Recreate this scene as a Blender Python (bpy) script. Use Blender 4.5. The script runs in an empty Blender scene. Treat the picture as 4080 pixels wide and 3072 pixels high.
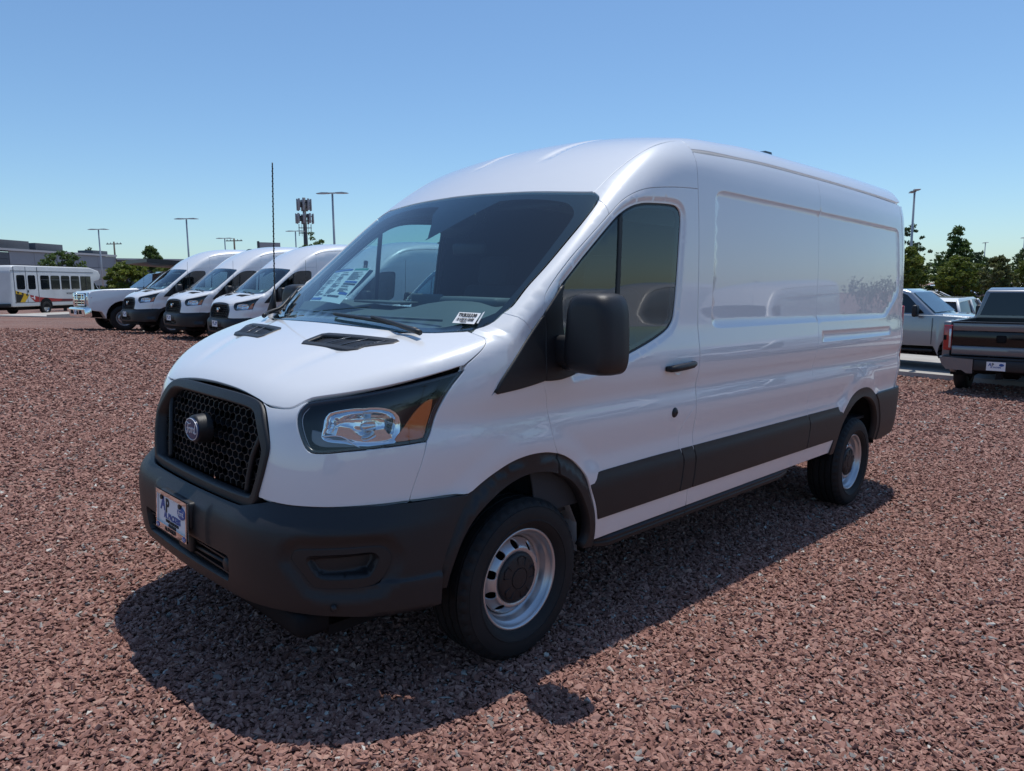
import bpy, bmesh, math, random
import numpy as np
from mathutils import Vector, Matrix
from mathutils.geometry import delaunay_2d_cdt
random.seed(7); rng = np.random.default_rng(7)
sc = bpy.context.scene
COL = sc.collection
# ------------------------------------------------------------------ camera, sky, sun, exposure
CAM_POS = (2.1199, 3.0241, 1.5558)
cam = bpy.data.objects.new('camera', bpy.data.cameras.new('camera')); COL.objects.link(cam)
cam.data.sensor_fit = 'HORIZONTAL'; cam.data.sensor_width = 36.0
cam.data.lens = 2911.6 / 4080 * 36.0
cam.data.clip_start = 0.05; cam.data.clip_end = 3000
CR = Matrix(((-0.702397, 0.711725, -0.009257),(0.102580, 0.088348, -0.990794),(-0.704355, -0.696880, -0.135064)))   # right, down, forward of the camera
m = Matrix((CR[0], -CR[1], -CR[2])).transposed().to_4x4(); m.translation = CAM_POS
cam.matrix_world = m
sc.camera = cam
world = bpy.data.worlds.new('World'); sc.world = world; world.use_nodes = True
SUN = Vector((-0.27, -0.09, 1.0)).normalized()
nt = world.node_tree; bg = nt.nodes['Background']
sky = nt.nodes.new('ShaderNodeTexSky'); sky.sky_type = 'NISHITA'; sky.sun_disc = False
sky.sun_elevation = math.asin(SUN.z); sky.sun_rotation = math.atan2(SUN.x, SUN.y)
sky.altitude = 30; sky.air_density = 1.0; sky.dust_density = 0.5; sky.ozone_density = 1.6
bg.inputs['Strength'].default_value = 0.112
wb = nt.nodes.new('ShaderNodeMix'); wb.data_type = 'RGBA'; wb.blend_type = 'MULTIPLY'; wb.inputs[0].default_value = 1.0
wb.inputs[7].default_value = (0.84, 1.05, 1.20, 1)      # the camera's cool white balance, the same over the whole sky
nt.links.new(sky.outputs[0], wb.inputs[6]); nt.links.new(wb.outputs[2], bg.inputs[0])
sl = bpy.data.lights.new('sun', 'SUN'); sl.energy = 3.5; sl.angle = math.radians(0.53); sl.color = (1.0, 0.965, 0.91)
so = bpy.data.objects.new('sun', sl); COL.objects.link(so); so.location = (-8, -3, 30)
so.rotation_euler = SUN.to_track_quat('Z', 'Y').to_euler()
sc.view_settings.view_transform = 'Standard'; sc.view_settings.look = 'None'
sc.view_settings.exposure = 0.0; sc.view_settings.gamma = 1.0; sc.view_settings.use_curve_mapping = False
sc.render.engine = 'CYCLES'
cy = sc.cycles
cy.max_bounces = 10; cy.transparent_max_bounces = 16; cy.glossy_bounces = 5; cy.diffuse_bounces = 4
cy.caustics_reflective = False; cy.caustics_refractive = False
cy.sample_clamp_indirect = 6.0
# ------------------------------------------------------------------ helpers
def tag(o, label=None, cat=None, group=None, kind=None):
    if label: o['label'] = label
    if cat: o['category'] = cat
    if group: o['group'] = group
    if kind: o['kind'] = kind
    return o
def empty(name, loc=(0, 0, 0), rz=0.0):
    o = bpy.data.objects.new(name, None); COL.objects.link(o); o.location = loc; o.rotation_euler = (0, 0, rz)
    o.empty_display_size = 0.2; return o
def link(name, me, mat=None, parent=None):
    o = bpy.data.objects.new(name, me); COL.objects.link(o)
    if mat is not None and not me.materials:
        for x in (mat if isinstance(mat, (list, tuple)) else [mat]): me.materials.append(x)
    if parent is not None: o.parent = parent
    return o
def children(o): return [c for c in bpy.data.objects if c.parent == o]
def copy_tree(o, parent=None, kids=None):
    if kids is None:
        kids = {}
        for c in bpy.data.objects:
            if c.parent: kids.setdefault(c.parent.name, []).append(c)
    c = o.copy(); COL.objects.link(c)
    if parent is not None: c.parent = parent
    for ch in kids.get(o.name, []): copy_tree(ch, c, kids)
    return c
class MB:
    """collects simple solids into one mesh"""
    def __init__(s): s.v = []; s.f = []; s.mi = []; s.sm = []
    def add(s, vs, fs, mi=0, sm=False):
        n = len(s.v); s.v += [tuple(map(float, v)) for v in vs]
        s.f += [tuple(i + n for i in f) for f in fs]; s.mi += [mi] * len(fs); s.sm += [sm] * len(fs); return s
    def box(s, c, d, R=None, mi=0, bev=0.0):
        h = [x / 2 for x in d]
        if bev <= 0:
            vs = [Vector((a * h[0], b * h[1], e * h[2])) for a in (-1, 1) for b in (-1, 1) for e in (-1, 1)]
            fs = [(0, 1, 3, 2), (4, 6, 7, 5), (0, 4, 5, 1), (2, 3, 7, 6), (0, 2, 6, 4), (1, 5, 7, 3)]
            if R is not None: vs = [R @ v for v in vs]
            return s.add([v + Vector(c) for v in vs], fs, mi)
        bm = bmesh.new(); bmesh.ops.create_cube(bm, size=1)
        for v in bm.verts: v.co = Vector((v.co.x * d[0], v.co.y * d[1], v.co.z * d[2]))
        bmesh.ops.bevel(bm, geom=bm.edges[:], offset=bev, segments=2 if bev < .05 else 4, profile=.5, affect='EDGES')
        bm.verts.index_update()
        vs = [v.co.copy() for v in bm.verts]; fs = [[v.index for v in f.verts] for f in bm.faces]; bm.free()
        if R is not None: vs = [R @ v for v in vs]
        return s.add([v + Vector(c) for v in vs], fs, mi, True)
    def tube(s, pts, r, n=8, mi=0, cap=True):
        pts = [Vector(p) for p in pts]; rs = r if isinstance(r, (list, tuple)) else [r] * len(pts)
        vs = []; fs = []
        t0 = (pts[1] - pts[0]).normalized(); ref = Vector((0, 0, 1)) if abs(t0.z) < .9 else Vector((1, 0, 0))
        for i, p in enumerate(pts):
            a = pts[max(i - 1, 0)]; b = pts[min(i + 1, len(pts) - 1)]; t = (b - a).normalized()
            u = (ref - t * ref.dot(t)).normalized(); w = t.cross(u)
            for k in range(n):
                q = 2 * math.pi * k / n; vs.append(p + (u * math.cos(q) + w * math.sin(q)) * rs[i])
        for i in range(len(pts) - 1):
            for k in range(n):
                fs.append((i * n + k, i * n + (k + 1) % n, (i + 1) * n + (k + 1) % n, (i + 1) * n + k))
        if cap: fs += [tuple(range(n))[::-1], tuple(range((len(pts) - 1) * n, len(pts) * n))]
        return s.add(vs, fs, mi, n > 5)
    def lathe(s, prof, n=48, c=(0, 0, 0), axis='y', mi=0, sm=True, fn=None):
        """prof: list of (radius, along)"""
        vs = []; fs = []
        for i, (r, a) in enumerate(prof):
            for k in range(n):
                q = 2 * math.pi * k / n; rr = r if fn is None else fn(i, k, r)
                x, z = rr * math.cos(q), rr * math.sin(q)
                vs.append((c[0] + x, c[1] + a, c[2] + z) if axis == 'y' else ((c[0] + x, c[1] + z, c[2] + a) if axis == 'z' else (c[0] + a, c[1] + x, c[2] + z)))
        for i in range(len(prof) - 1):
            for k in range(n):
                f = (i * n + k, (i + 1) * n + k, (i + 1) * n + (k + 1) % n, i * n + (k + 1) % n)
                fs.append(f if axis != 'z' else f[::-1])
        return s.add(vs, fs, mi, sm)
    def prism(s, poly, a, b, mp, mi=0):
        """poly 2d extruded between a and b; mp(u, v, w) -> xyz"""
        n = len(poly); vs = [mp(u, v, a) for u, v in poly] + [mp(u, v, b) for u, v in poly]
        fs = [tuple(range(n)), tuple(range(n, 2 * n))[::-1]] + [(i, n + i, n + (i + 1) % n, (i + 1) % n) for i in range(n)]
        return s.add(vs, fs, mi)
    def mesh(s, name, mats=None):
        me = bpy.data.meshes.new(name); me.from_pydata(s.v, [], s.f)
        if mats is not None:
            for x in (mats if isinstance(mats, (list, tuple)) else [mats]): me.materials.append(x)
        if s.f:
            me.polygons.foreach_set('material_index', s.mi); me.polygons.foreach_set('use_smooth', s.sm)
        bm = bmesh.new(); bm.from_mesh(me); bmesh.ops.recalc_face_normals(bm, faces=bm.faces[:]); bm.to_mesh(me); bm.free()
        me.update(); return me
    def build(s, name, mats=None, parent=None, sharp=None):
        me = s.mesh(name, mats)
        if sharp is not None: me.set_sharp_from_angle(angle=math.radians(sharp))
        return link(name, me, None, parent)
def smooth_poly(segs, step=.02):
    """list of polylines (or one) -> dense closed outline; smooth inside each polyline, corners between them"""
    if not isinstance(segs[0][0], (tuple, list, np.ndarray)): segs = [segs]
    out = []
    for s in segs:
        p = np.array(s, float); n = len(p)
        if n == 2: out += [p[0], p[1]]; continue
        q = np.vstack([2 * p[0] - p[1], p, 2 * p[-1] - p[-2]])
        for i in range(1, n):
            a, b, c, d = q[i - 1], q[i], q[i + 1], q[i + 2]
            k = max(2, int(np.linalg.norm(c - b) / step))
            for t in np.linspace(0, 1, k, endpoint=False):
                out.append(.5 * (2 * b + (c - a) * t + (2 * a - 5 * b + 4 * c - d) * t * t + (3 * b - a - 3 * c + d) * t ** 3))
        out.append(p[-1])
    o = [out[0]]
    for p in out[1:]:
        if np.linalg.norm(p - o[-1]) > 1e-4: o.append(p)
    if np.linalg.norm(o[0] - o[-1]) < 1e-4: o.pop()
    return np.array(o)
def resample(P, sp):
    P = np.asarray(P); Q = np.vstack([P, P[:1]]); out = []
    # keep corners: split where the turn is sharp
    n = len(P)
    for i in range(n):
        a, b = Q[i], Q[i + 1]; L = np.linalg.norm(b - a); k = max(1, int(round(L / sp)))
        for t in range(k): out.append(a + (b - a) * t / k)
    # thin too-close points that are not corners
    out = np.array(out); keep = [0]
    for i in range(1, len(out)):
        d = np.linalg.norm(out[i] - out[keep[-1]])
        pv, nx = out[i] - out[i - 1], out[(i + 1) % len(out)] - out[i]
        c = np.dot(pv, nx) / (np.linalg.norm(pv) * np.linalg.norm(nx) + 1e-12)
        if d > .55 * sp or c < .8: keep.append(i)
    return out[keep]
def area2(P): x, y = P[:, 0], P[:, 1]; return .5 * np.sum(x * np.roll(y, -1) - np.roll(x, -1) * y)
def inset(P, g):
    """move a counter-clockwise outline inwards by g"""
    pv = P - np.roll(P, 1, 0); nx = np.roll(P, -1, 0) - P
    n1 = np.stack([-pv[:, 1], pv[:, 0]], 1); n2 = np.stack([-nx[:, 1], nx[:, 0]], 1)
    n1 /= np.linalg.norm(n1, axis=1)[:, None] + 1e-12; n2 /= np.linalg.norm(n2, axis=1)[:, None] + 1e-12
    n = n1 + n2; l = np.linalg.norm(n, axis=1)[:, None] + 1e-9; n = n / l
    return P + n * g / np.clip((n * n1).sum(1)[:, None], .5, 1)
def inside(P, poly):
    x, y = P[:, 0], P[:, 1]; r = np.zeros(len(P), bool); q = np.roll(poly, -1, 0)
    for (x1, y1), (x2, y2) in zip(poly, q):
        if y1 == y2: continue
        c = (y1 > y) != (y2 > y); r ^= c & (x < (x2 - x1) * (y - y1) / (y2 - y1) + x1)
    return r
def dist_poly(P, poly):
    d = np.full(len(P), 1e9); q = np.roll(poly, -1, 0)
    for a, b in zip(poly, q):
        ab = b - a; t = np.clip(((P - a) @ ab) / (ab @ ab + 1e-12), 0, 1)
        d = np.minimum(d, np.linalg.norm(P - a - t[:, None] * ab, axis=1))
    return d
def sdf_poly(P, poly): return np.where(inside(P, poly), -1, 1) * dist_poly(P, poly)
def tri2d(outer, holes, sp, feats=()):
    """triangulated flat region: returns points, triangles, boundary loops (index lists; outer ccw, holes cw)"""
    loops = []; pts = []
    for k, L in enumerate([outer] + list(holes)):
        L = np.asarray(L)
        if (area2(L) > 0) != (k == 0): L = L[::-1]
        loops.append(list(range(len(pts), len(pts) + len(L)))); pts += list(L)
    B = np.array(pts)
    lo, hi = B.min(0), B.max(0); h = sp * .866
    ys = np.arange(lo[1] + h * .5, hi[1], h); G = []
    for i, y in enumerate(ys):
        xs = np.arange(lo[0] + (sp * .5 if i % 2 else 0.0), hi[0], sp); G.append(np.stack([xs, np.full_like(xs, y)], 1))
    G = np.vstack(G) if G else np.zeros((0, 2))
    G = G + rng.uniform(-.05, .05, G.shape) * sp
    F = [np.asarray(f, float) for f in feats]
    if F:
        F = np.vstack(F)
        if len(G):
            k = np.ones(len(G), bool)
            for i in range(0, len(F), 200):
                k &= (np.linalg.norm(G[:, None, :] - F[None, i:i + 200, :], axis=2).min(1) > .5 * sp)
            G = G[k]
        G = np.vstack([G, F])
    if len(G):
        ok = inside(G, np.asarray(outer)) & (dist_poly(G, np.asarray(outer)) > .45 * sp)
        for H in holes: ok &= ~inside(G, np.asarray(H)) & (dist_poly(G, np.asarray(H)) > .45 * sp)
        G = G[ok]
    allp = np.vstack([B, G]) if len(G) else B
    edges = [(L[i], L[(i + 1) % len(L)]) for L in loops for i in range(len(L))]
    vs, es, fs, ov, oe, of = delaunay_2d_cdt([Vector(p) for p in allp], edges, [], 0, 1e-7)
    V = np.array([(v.x, v.y) for v in vs]); T = np.array([f for f in fs if len(f) == 3])
    mp = np.full(len(allp), -1)
    for i, l in enumerate(ov):
        for j in l: mp[j] = i
    C = V[T].mean(1); ok = inside(C, np.asarray(outer))
    for H in holes: ok &= ~inside(C, np.asarray(H))
    T = T[ok]
    a, b, c = V[T[:, 0]], V[T[:, 1]], V[T[:, 2]]
    ar = (b[:, 0] - a[:, 0]) * (c[:, 1] - a[:, 1]) - (b[:, 1] - a[:, 1]) * (c[:, 0] - a[:, 0])
    T = T[np.abs(ar) > 1e-12]; ar = ar[np.abs(ar) > 1e-12]
    T[ar < 0] = T[ar < 0][:, ::-1]
    loops = [[int(mp[i]) for i in L] for L in loops]
    return V, T, loops
def sheet(name, outer, mp, sp, mat, parent=None, holes=(), feats=(), flange=.022, gap=.0025, bev=.0016, mirror=False, lip=0.0, raw=False):
    """a curved panel: flat outline(s) carried onto a surface by mp(uv)->(pos, normal), with rolled edges"""
    o = resample(np.asarray(outer), sp * .8)
    if area2(o) < 0: o = o[::-1]
    if gap: o = inset(o, gap)
    hs = []
    for H in holes:
        H = resample(np.asarray(H), sp * .8)
        if area2(H) < 0: H = H[::-1]
        hs.append(inset(H, -gap) if gap else H)
    V, T, loops = tri2d(o, hs, sp, feats)
    pos, nr = mp(V)
    # orientation: the triangles should agree with the normals
    a, b, c = pos[T[:, 0]], pos[T[:, 1]], pos[T[:, 2]]
    fn = np.cross(b - a, c - a); flip = (np.einsum('ij,ij->i', fn, nr[T[:, 0]]).sum() < 0)
    if flip: T = T[:, ::-1]
    verts = [pos]; norms = [nr]; faces = [tuple(t) for t in T.tolist()]; n0 = len(pos)
    if flange > 0:
        for L in loops:
            P = pos[L]; N = nr[L]
            tn = np.roll(P, -1, 0) - np.roll(P, 1, 0); tn /= np.linalg.norm(tn, axis=1)[:, None] + 1e-12
            out = np.cross(tn, N)
            if flip: out = -out
            out /= np.linalg.norm(out, axis=1)[:, None] + 1e-12
            r1 = P + out * bev - N * bev; r2 = P + out * bev - N * flange
            k = len(L); i1 = n0; i2 = n0 + k; n0 += 2 * k
            rings = [r1, r2]; nn = [out * .8 + N * .6, out]
            if lip:
                rings.append(r2 + out * lip); nn.append(N); n0 += k; i3 = i2 + k
            verts += rings; norms += nn
            for j in range(k):
                j2 = (j + 1) % k
                q = [(L[j], i1 + j, i1 + j2, L[j2]), (i1 + j, i2 + j, i2 + j2, i1 + j2)]
                if lip: q.append((i2 + j, i3 + j, i3 + j2, i2 + j2))
                faces += [f[::-1] for f in q] if flip else q
    verts = np.vstack(verts); norms = np.vstack(norms)
    norms /= np.linalg.norm(norms, axis=1)[:, None] + 1e-12
    objs = []
    for mir in ((False, True) if mirror else (False,)):
        v = verts.copy(); nn = norms.copy(); f = faces
        if mir: v[:, 1] *= -1; nn[:, 1] *= -1; f = [x[::-1] for x in faces]
        me = bpy.data.meshes.new(name); me.from_pydata(v.tolist(), [], f)
        me.polygons.foreach_set('use_smooth', [True] * len(f))
        me.normals_split_custom_set_from_vertices(nn.tolist())
        me.materials.append(mat); me.update()
        objs.append(link(name, me, None, parent))
    return objs
# ------------------------------------------------------------------ materials
def mat(name, col=(.5, .5, .5), rough=.5, metal=0.0, spec=.5, coat=0.0, coat_rough=.03, emit=None, bump=None, vary=None):
    """bump=(scale, strength), vary=(scale, amount): gentle procedural relief and tone variation"""
    M = bpy.data.materials.new(name); M.use_nodes = True; t = M.node_tree; b = t.nodes['Principled BSDF']
    b.inputs['Base Color'].default_value = (*col, 1); b.inputs['Roughness'].default_value = rough
    b.inputs['Metallic'].default_value = metal; b.inputs['Specular IOR Level'].default_value = spec
    b.inputs['Coat Weight'].default_value = coat; b.inputs['Coat IOR'].default_value = 1.65; b.inputs['Coat Roughness'].default_value = coat_rough
    tc = None
    if bump or vary: tc = t.nodes.new('ShaderNodeTexCoord')
    if vary:
        n = t.nodes.new('ShaderNodeTexNoise'); n.inputs['Scale'].default_value = vary[0]; n.inputs['Detail'].default_value = 5
        t.links.new(tc.outputs['Object'], n.inputs['Vector'])
        r = t.nodes.new('ShaderNodeMapRange'); r.inputs[1].default_value = .3; r.inputs[2].default_value = .7
        r.inputs[3].default_value = 1 - vary[1]; r.inputs[4].default_value = 1 + vary[1]
        t.links.new(n.outputs['Fac'], r.inputs[0])
        mx = t.nodes.new('ShaderNodeMix'); mx.data_type = 'RGBA'; mx.blend_type = 'MULTIPLY'; mx.inputs[0].default_value = 1
        mx.inputs[6].default_value = (*col, 1); t.links.new(r.outputs[0], mx.inputs[7]); t.links.new(mx.outputs[2], b.inputs['Base Color'])
    if bump:
        n = t.nodes.new('ShaderNodeTexNoise'); n.inputs['Scale'].default_value = bump[0]; n.inputs['Detail'].default_value = 3
        t.links.new(tc.outputs['Object'], n.inputs['Vector'])
        bp = t.nodes.new('ShaderNodeBump'); bp.inputs['Strength'].default_value = bump[1]; bp.inputs['Distance'].default_value = .002
        t.links.new(n.outputs['Fac'], bp.inputs['Height']); t.links.new(bp.outputs[0], b.inputs['Normal'])
    if emit: b.inputs['Emission Color'].default_value = (*emit[0], 1); b.inputs['Emission Strength'].default_value = emit[1]
    return M
def glass_mat(name, tint, rough=0.0, f0=.06, refl=(1, 1, 1)):
    M = bpy.data.materials.new(name); M.use_nodes = True; t = M.node_tree
    for n in list(t.nodes):
        if n.type != 'OUTPUT_MATERIAL': t.nodes.remove(n)
    out = [n for n in t.nodes if n.type == 'OUTPUT_MATERIAL'][0]
    tr = t.nodes.new('ShaderNodeBsdfTransparent'); tr.inputs[0].default_value = (*tint, 1)
    gl = t.nodes.new('ShaderNodeBsdfGlossy'); gl.inputs['Roughness'].default_value = rough; gl.inputs[0].default_value = (*refl, 1)
    lw = t.nodes.new('ShaderNodeLayerWeight'); lw.inputs['Blend'].default_value = .5
    pw = t.nodes.new('ShaderNodeMath'); pw.operation = 'POWER'; pw.inputs[1].default_value = 5; t.links.new(lw.outputs['Facing'], pw.inputs[0])
    fr = t.nodes.new('ShaderNodeMath'); fr.operation = 'MULTIPLY_ADD'; fr.inputs[1].default_value = 1 - f0; fr.inputs[2].default_value = f0; t.links.new(pw.outputs[0], fr.inputs[0])
    mx = t.nodes.new('ShaderNodeMixShader')
    t.links.new(fr.outputs[0], mx.inputs[0]); t.links.new(tr.outputs[0], mx.inputs[1]); t.links.new(gl.outputs[0], mx.inputs[2]); t.links.new(mx.outputs[0], out.inputs[0])
    return M
W_PAINT = mat('white_paint', (.80, .80, .80), .35, spec=.5, coat=1.0, coat_rough=.012)
BLACK_PL = mat('black_plastic', (.016, .016, .018), .46, spec=.45, bump=(900, .25), vary=(3, .12))
BLACK_GLOSS = mat('black_gloss', (.006, .006, .007), .12)
BLACK_MATT = mat('black_matt', (.008, .008, .009), .75, spec=.2)
RUBBER = mat('rubber', (.014, .014, .015), .68, spec=.35, bump=(260, .3), vary=(6, .2))
RUBBER_SEAL = mat('seal_rubber', (.008, .008, .009), .5)
STEEL = mat('silver_steel', (.52, .53, .55), .33, metal=.75, vary=(9, .05))
CHROME = mat('chrome', (.85, .86, .88), .06, metal=1.0)
CHROME_S = mat('chrome_satin', (.7, .71, .73), .22, metal=1.0)
AMBER = mat('amber_lens', (.62, .13, .012), .18, coat=.6)
LAMP_DARK = mat('lamp_dark', (.012, .016, .024), .3)
LAMP_GREY = mat('lamp_grey', (.16, .17, .19), .3, metal=.4)
RED_LENS = mat('red_lens', (.42, .012, .015), .15, coat=.7)
WS_GLASS = glass_mat('windshield_glass', (.62, .82, .86), f0=.085)
TINT_GLASS = glass_mat('side_glass', (.50, .66, .68), f0=.08)
PRIV_GLASS = glass_mat('dark_glass', (.12, .14, .15), f0=.06)
LENS_GLASS = glass_mat('lens_glass', (.93, .95, .96), f0=.05)
FRIT = mat('frit', (.005, .006, .008), .25)
DASH = mat('dash_plastic', (.10, .115, .115), .6, bump=(500, .3))
TRIM = mat('interior_trim', (.035, .037, .04), .8)
CLOTH = mat('seat_cloth', (.03, .03, .033), .9, bump=(300, .5))
PAPER = mat('paper', (.72, .78, .76), .7)
PAPER_W = mat('paper_white', (.82, .82, .82), .6)
INK_BLUE = mat('ink_blue', (.02, .10, .35), .6)
INK_BLACK = mat('ink_black', (.012, .012, .014), .6)
INK_GREEN = mat('ink_green', (.03, .28, .20), .6)
INK_RED = mat('ink_red', (.4, .02, .02), .5)
OVAL_BLUE = mat('oval_blue', (.010, .030, .11), .3)
BADGE_W = mat('badge_white', (.72, .73, .75), .3, metal=.2)
PLATE_BLUE = mat('plate_blue', (.02, .09, .33), .4)
# ------------------------------------------------------------------ the van's body surface (van frame: x forward from the front axle, y to its left, z up)
def cspline(xs, ys):
    xs = np.array(xs, float); ys = np.array(ys, float)
    if xs[0] > xs[-1]: xs = xs[::-1]; ys = ys[::-1]
    n = len(xs); h = np.diff(xs); A = np.zeros((n, n)); b = np.zeros(n); A[0, 0] = A[-1, -1] = 1
    for i in range(1, n - 1):
        A[i, i - 1] = h[i - 1]; A[i, i] = 2 * (h[i - 1] + h[i]); A[i, i + 1] = h[i]
        b[i] = 6 * ((ys[i + 1] - ys[i]) / h[i] - (ys[i] - ys[i - 1]) / h[i - 1])
    M = np.linalg.solve(A, b)
    s0 = (ys[1] - ys[0]) / h[0] - h[0] * (2 * M[0] + M[1]) / 6; s1 = (ys[-1] - ys[-2]) / h[-1] + h[-1] * (2 * M[-1] + M[-2]) / 6
    def f(x):
        x = np.asarray(x, float); xc = np.clip(x, xs[0], xs[-1])
        i = np.clip(np.searchsorted(xs, xc) - 1, 0, n - 2); t = xc - xs[i]; u = xs[i + 1] - xc; hi = h[i]
        y = (M[i] * u ** 3 + M[i + 1] * t ** 3) / (6 * hi) + (ys[i] / hi - M[i] * hi / 6) * u + (ys[i + 1] / hi - M[i + 1] * hi / 6) * t
        return y + np.where(x < xs[0], (x - xs[0]) * s0, 0) + np.where(x > xs[-1], (x - xs[-1]) * s1, 0)
    return f
def sstep(a, b, x):
    t = np.clip((x - a) / (b - a), 0, 1); return t * t * (3 - 2 * t)
def smax(a, b, k):
    h = np.clip(.5 + .5 * (a - b) / k, 0, 1); return b + (a - b) * h + k * h * (1 - h)
SZ = [.36, .45, .55, .65, .742, .812, .86, .907, .974, 1.02, 1.064, 1.135, 1.21, 1.281, 1.37, 1.459, 1.637, 1.89, 2.094]
SY = [.955, .972, .982, .985, .986, .980, .985, .992, .996, .990, .983, .994, 1.0, .994, .979, .972, .965, .951, .933]
SEC = {0: cspline(SZ + [2.159, 2.224, 2.277, 2.36, 2.5], SY + [.926, .916, .902, .875, .80]),
       1: cspline(SZ + [2.25, 2.40, 2.50, 2.57, 2.66, 2.8], SY + [.918, .900, .885, .868, .83, .74])}
PLAN = cspline([.6, 0, -1.29, -2.2, -2.88, -3.75, -4.3, -4.7, -5], [0, 0, 0, 0, 0, -.002, -.012, -.026, -.045])
XN = cspline([.35, .6, .745, .86, .967, 1.05, 1.13, 1.25, 1.5, 2.6], [.935, .965, .957, .947, .93, .91, .885, .83, .72, .4])
ZH = cspline([1.0, .95, .9, .85, .75, .6, .4, .2, -.3], [1.01, 1.08, 1.135, 1.175, 1.24, 1.31, 1.375, 1.43, 1.56])
ZWX = [.5, .26, -.1, -.4, -.6, -.75, -.95, -1.15, -1.4, -1.8, -2.5, -3.7, -5.2]
ZW = {0: cspline(ZWX, [1.2, 1.41, 1.705, 1.955, 2.107, 2.205, 2.312, 2.388, 2.450, 2.505, 2.53, 2.545, 2.54]),
      1: cspline(ZWX, [1.2, 1.41, 1.705, 1.955, 2.107, 2.225, 2.365, 2.485, 2.605, 2.71, 2.765, 2.785, 2.78])}
XNB = cspline([.2, .28, .34, .40, .5, .6, .68, .715, .745, .775], [.86, .925, .98, 1.012, 1.03, 1.035, 1.03, 1.015, .985, .955])
DO = .41
HR = 0
def field(p):
    x, y, z = p[:, 0], np.abs(p[:, 1]), p[:, 2]
    ys = SEC[HR](z) + PLAN(x); xn = XN(z)
    fx = x - xn + .06 * y * y; fd = .746 * (x - xn) + .666 * y - DO
    fp = smax(smax(y - ys, fd, .26), fx, .12)
    v = np.clip((-4.62 - x) / .26, 0, None)
    fr = (np.sqrt(v ** 2.4 + (np.clip(y - (ys - .22), 0, None) / .22) ** 2.4 + 1e-12) - 1) * .22
    fp = np.where(v > 0, fr, fp)
    fh = (z - ZH(np.maximum(x, -.1) + .12 * y * y) + .03 * y * y) * .93
    fw = (z - ZW[HR](x + .12 * y * y) + (.045 + .095 * sstep(-1.0, -1.9, x)) * y * y) * .82
    return smax(fp, np.minimum(fh, fw), .05 + .07 * sstep(1.6, 2.2, z))
def bumper_field(p):
    x, y, z = p[:, 0], np.abs(p[:, 1]), p[:, 2]
    xn = XNB(z); ys = 1.004 - .35 * np.clip(.36 - z, 0, None)
    fx = x - xn + .06 * y * y; fd = .746 * (x - xn) + .666 * y - DO - .005
    return smax(smax(y - ys, fd, .24), fx, .14)
# pressed shapes in the flat sides
PANEL = smooth_poly([[(-1.43, 1.43), (-1.437, 1.395), (-1.475, 1.375), (-1.55, 1.371)], [(-4.16, 1.384), (-4.23, 1.392), (-4.285, 1.42)],
                     [(-4.50, 1.545), (-4.545, 1.60), (-4.552, 1.66)], [(-4.52, 2.03), (-4.50, 2.09), (-4.43, 2.109)], [(-1.57, 2.113), (-1.50, 2.10), (-1.465, 2.06)]], .03)
RECESS = np.array([(-2.90, 1.243), (-4.30, 1.247), (-4.315, 1.262), (-4.32, 1.296), (-4.30, 1.309), (-2.90, 1.311)])
DLO = smooth_poly([[(-.349, 1.709), (-.518, 1.842), (-.614, 1.91), (-.701, 1.952), (-.765, 1.970), (-.832, 1.981), (-.968, 1.991), (-1.06, 1.993), (-1.105, 1.985), (-1.130, 1.962), (-1.136, 1.92), (-1.126, 1.841), (-1.116, 1.757), (-1.1, 1.598), (-1.087, 1.496), (-1.073, 1.434), (-1.048, 1.40), (-1.002, 1.370), (-.874, 1.325), (-.64, 1.262), (-.50, 1.232), (-.37, 1.213), (-.262, 1.205)],
                   [(-.262, 1.205), (-.200, 1.371), (-.189, 1.527), (-.203, 1.585)], [(-.203, 1.585), (-.349, 1.709)]], .03)
def side_features(x, z):
    P = np.stack([x, z], 1); d = np.zeros(len(x))
    c = (x < -1.3)
    if c.any():
        q = P[c]; s = sdf_poly(q, PANEL); v = -.014 * (1 - sstep(-.026, .004, s))
        s = sdf_poly(q, RECESS); v += -.013 * (1 - sstep(-.02, .006, s)); d[c] += v
    c = (x > -1.29) & (z > 1.1)
    if c.any(): s = sdf_poly(P[c], DLO); d[c] += -.012 * (1 - sstep(.002, .034, s))
    for wx, wz in ((0., .41), (-3.76, .40)):
        r = np.hypot(x - wx, z - wz); d += .013 * (1 - sstep(.50, .60, r)) * sstep(.35, .6, z)
    return d
# carriers: flat outline -> surface
def bisect(F, a, b, it=34):
    for _ in range(it):
        m = (a + b) / 2; v = F(m) > 0; b = np.where(v, m, b); a = np.where(v, a, m)
    return (a + b) / 2
def normals(F, P, e=.002):
    g = np.stack([F(P + np.eye(3)[i] * e) - F(P - np.eye(3)[i] * e) for i in range(3)], 1)
    return g / (np.linalg.norm(g, axis=1)[:, None] + 1e-12)
def offs(F, d): return lambda p: F(p) - (d(p) if callable(d) else d)
def sided(p): return side_features(p[:, 0], p[:, 2])
def m_side(F=None, d=0.0, feat=True):
    def mp(uv):
        G0 = F or field
        G = (lambda p: G0(p) - d - sided(p)) if feat else (lambda p: G0(p) - d)
        u, v = uv[:, 0], uv[:, 1]
        y = bisect(lambda t: G(np.stack([u, t, v], 1)), np.full(len(u), .3), np.full(len(u), 1.3), 24)
        P = np.stack([u, y, v], 1); return P, normals(G, P)
    return mp
def m_top(F=None, d=0.0, feat=None):
    def mp(uv):
        G0 = F or field; G = (lambda p: G0(p) - d - (feat(p) if feat else 0))
        u, v = uv[:, 0], uv[:, 1]
        z = bisect(lambda t: G(np.stack([u, v, t], 1)), np.full(len(u), .9), np.full(len(u), 3.1), 26)
        P = np.stack([u, v, z], 1); return P, normals(G, P)
    return mp
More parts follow.
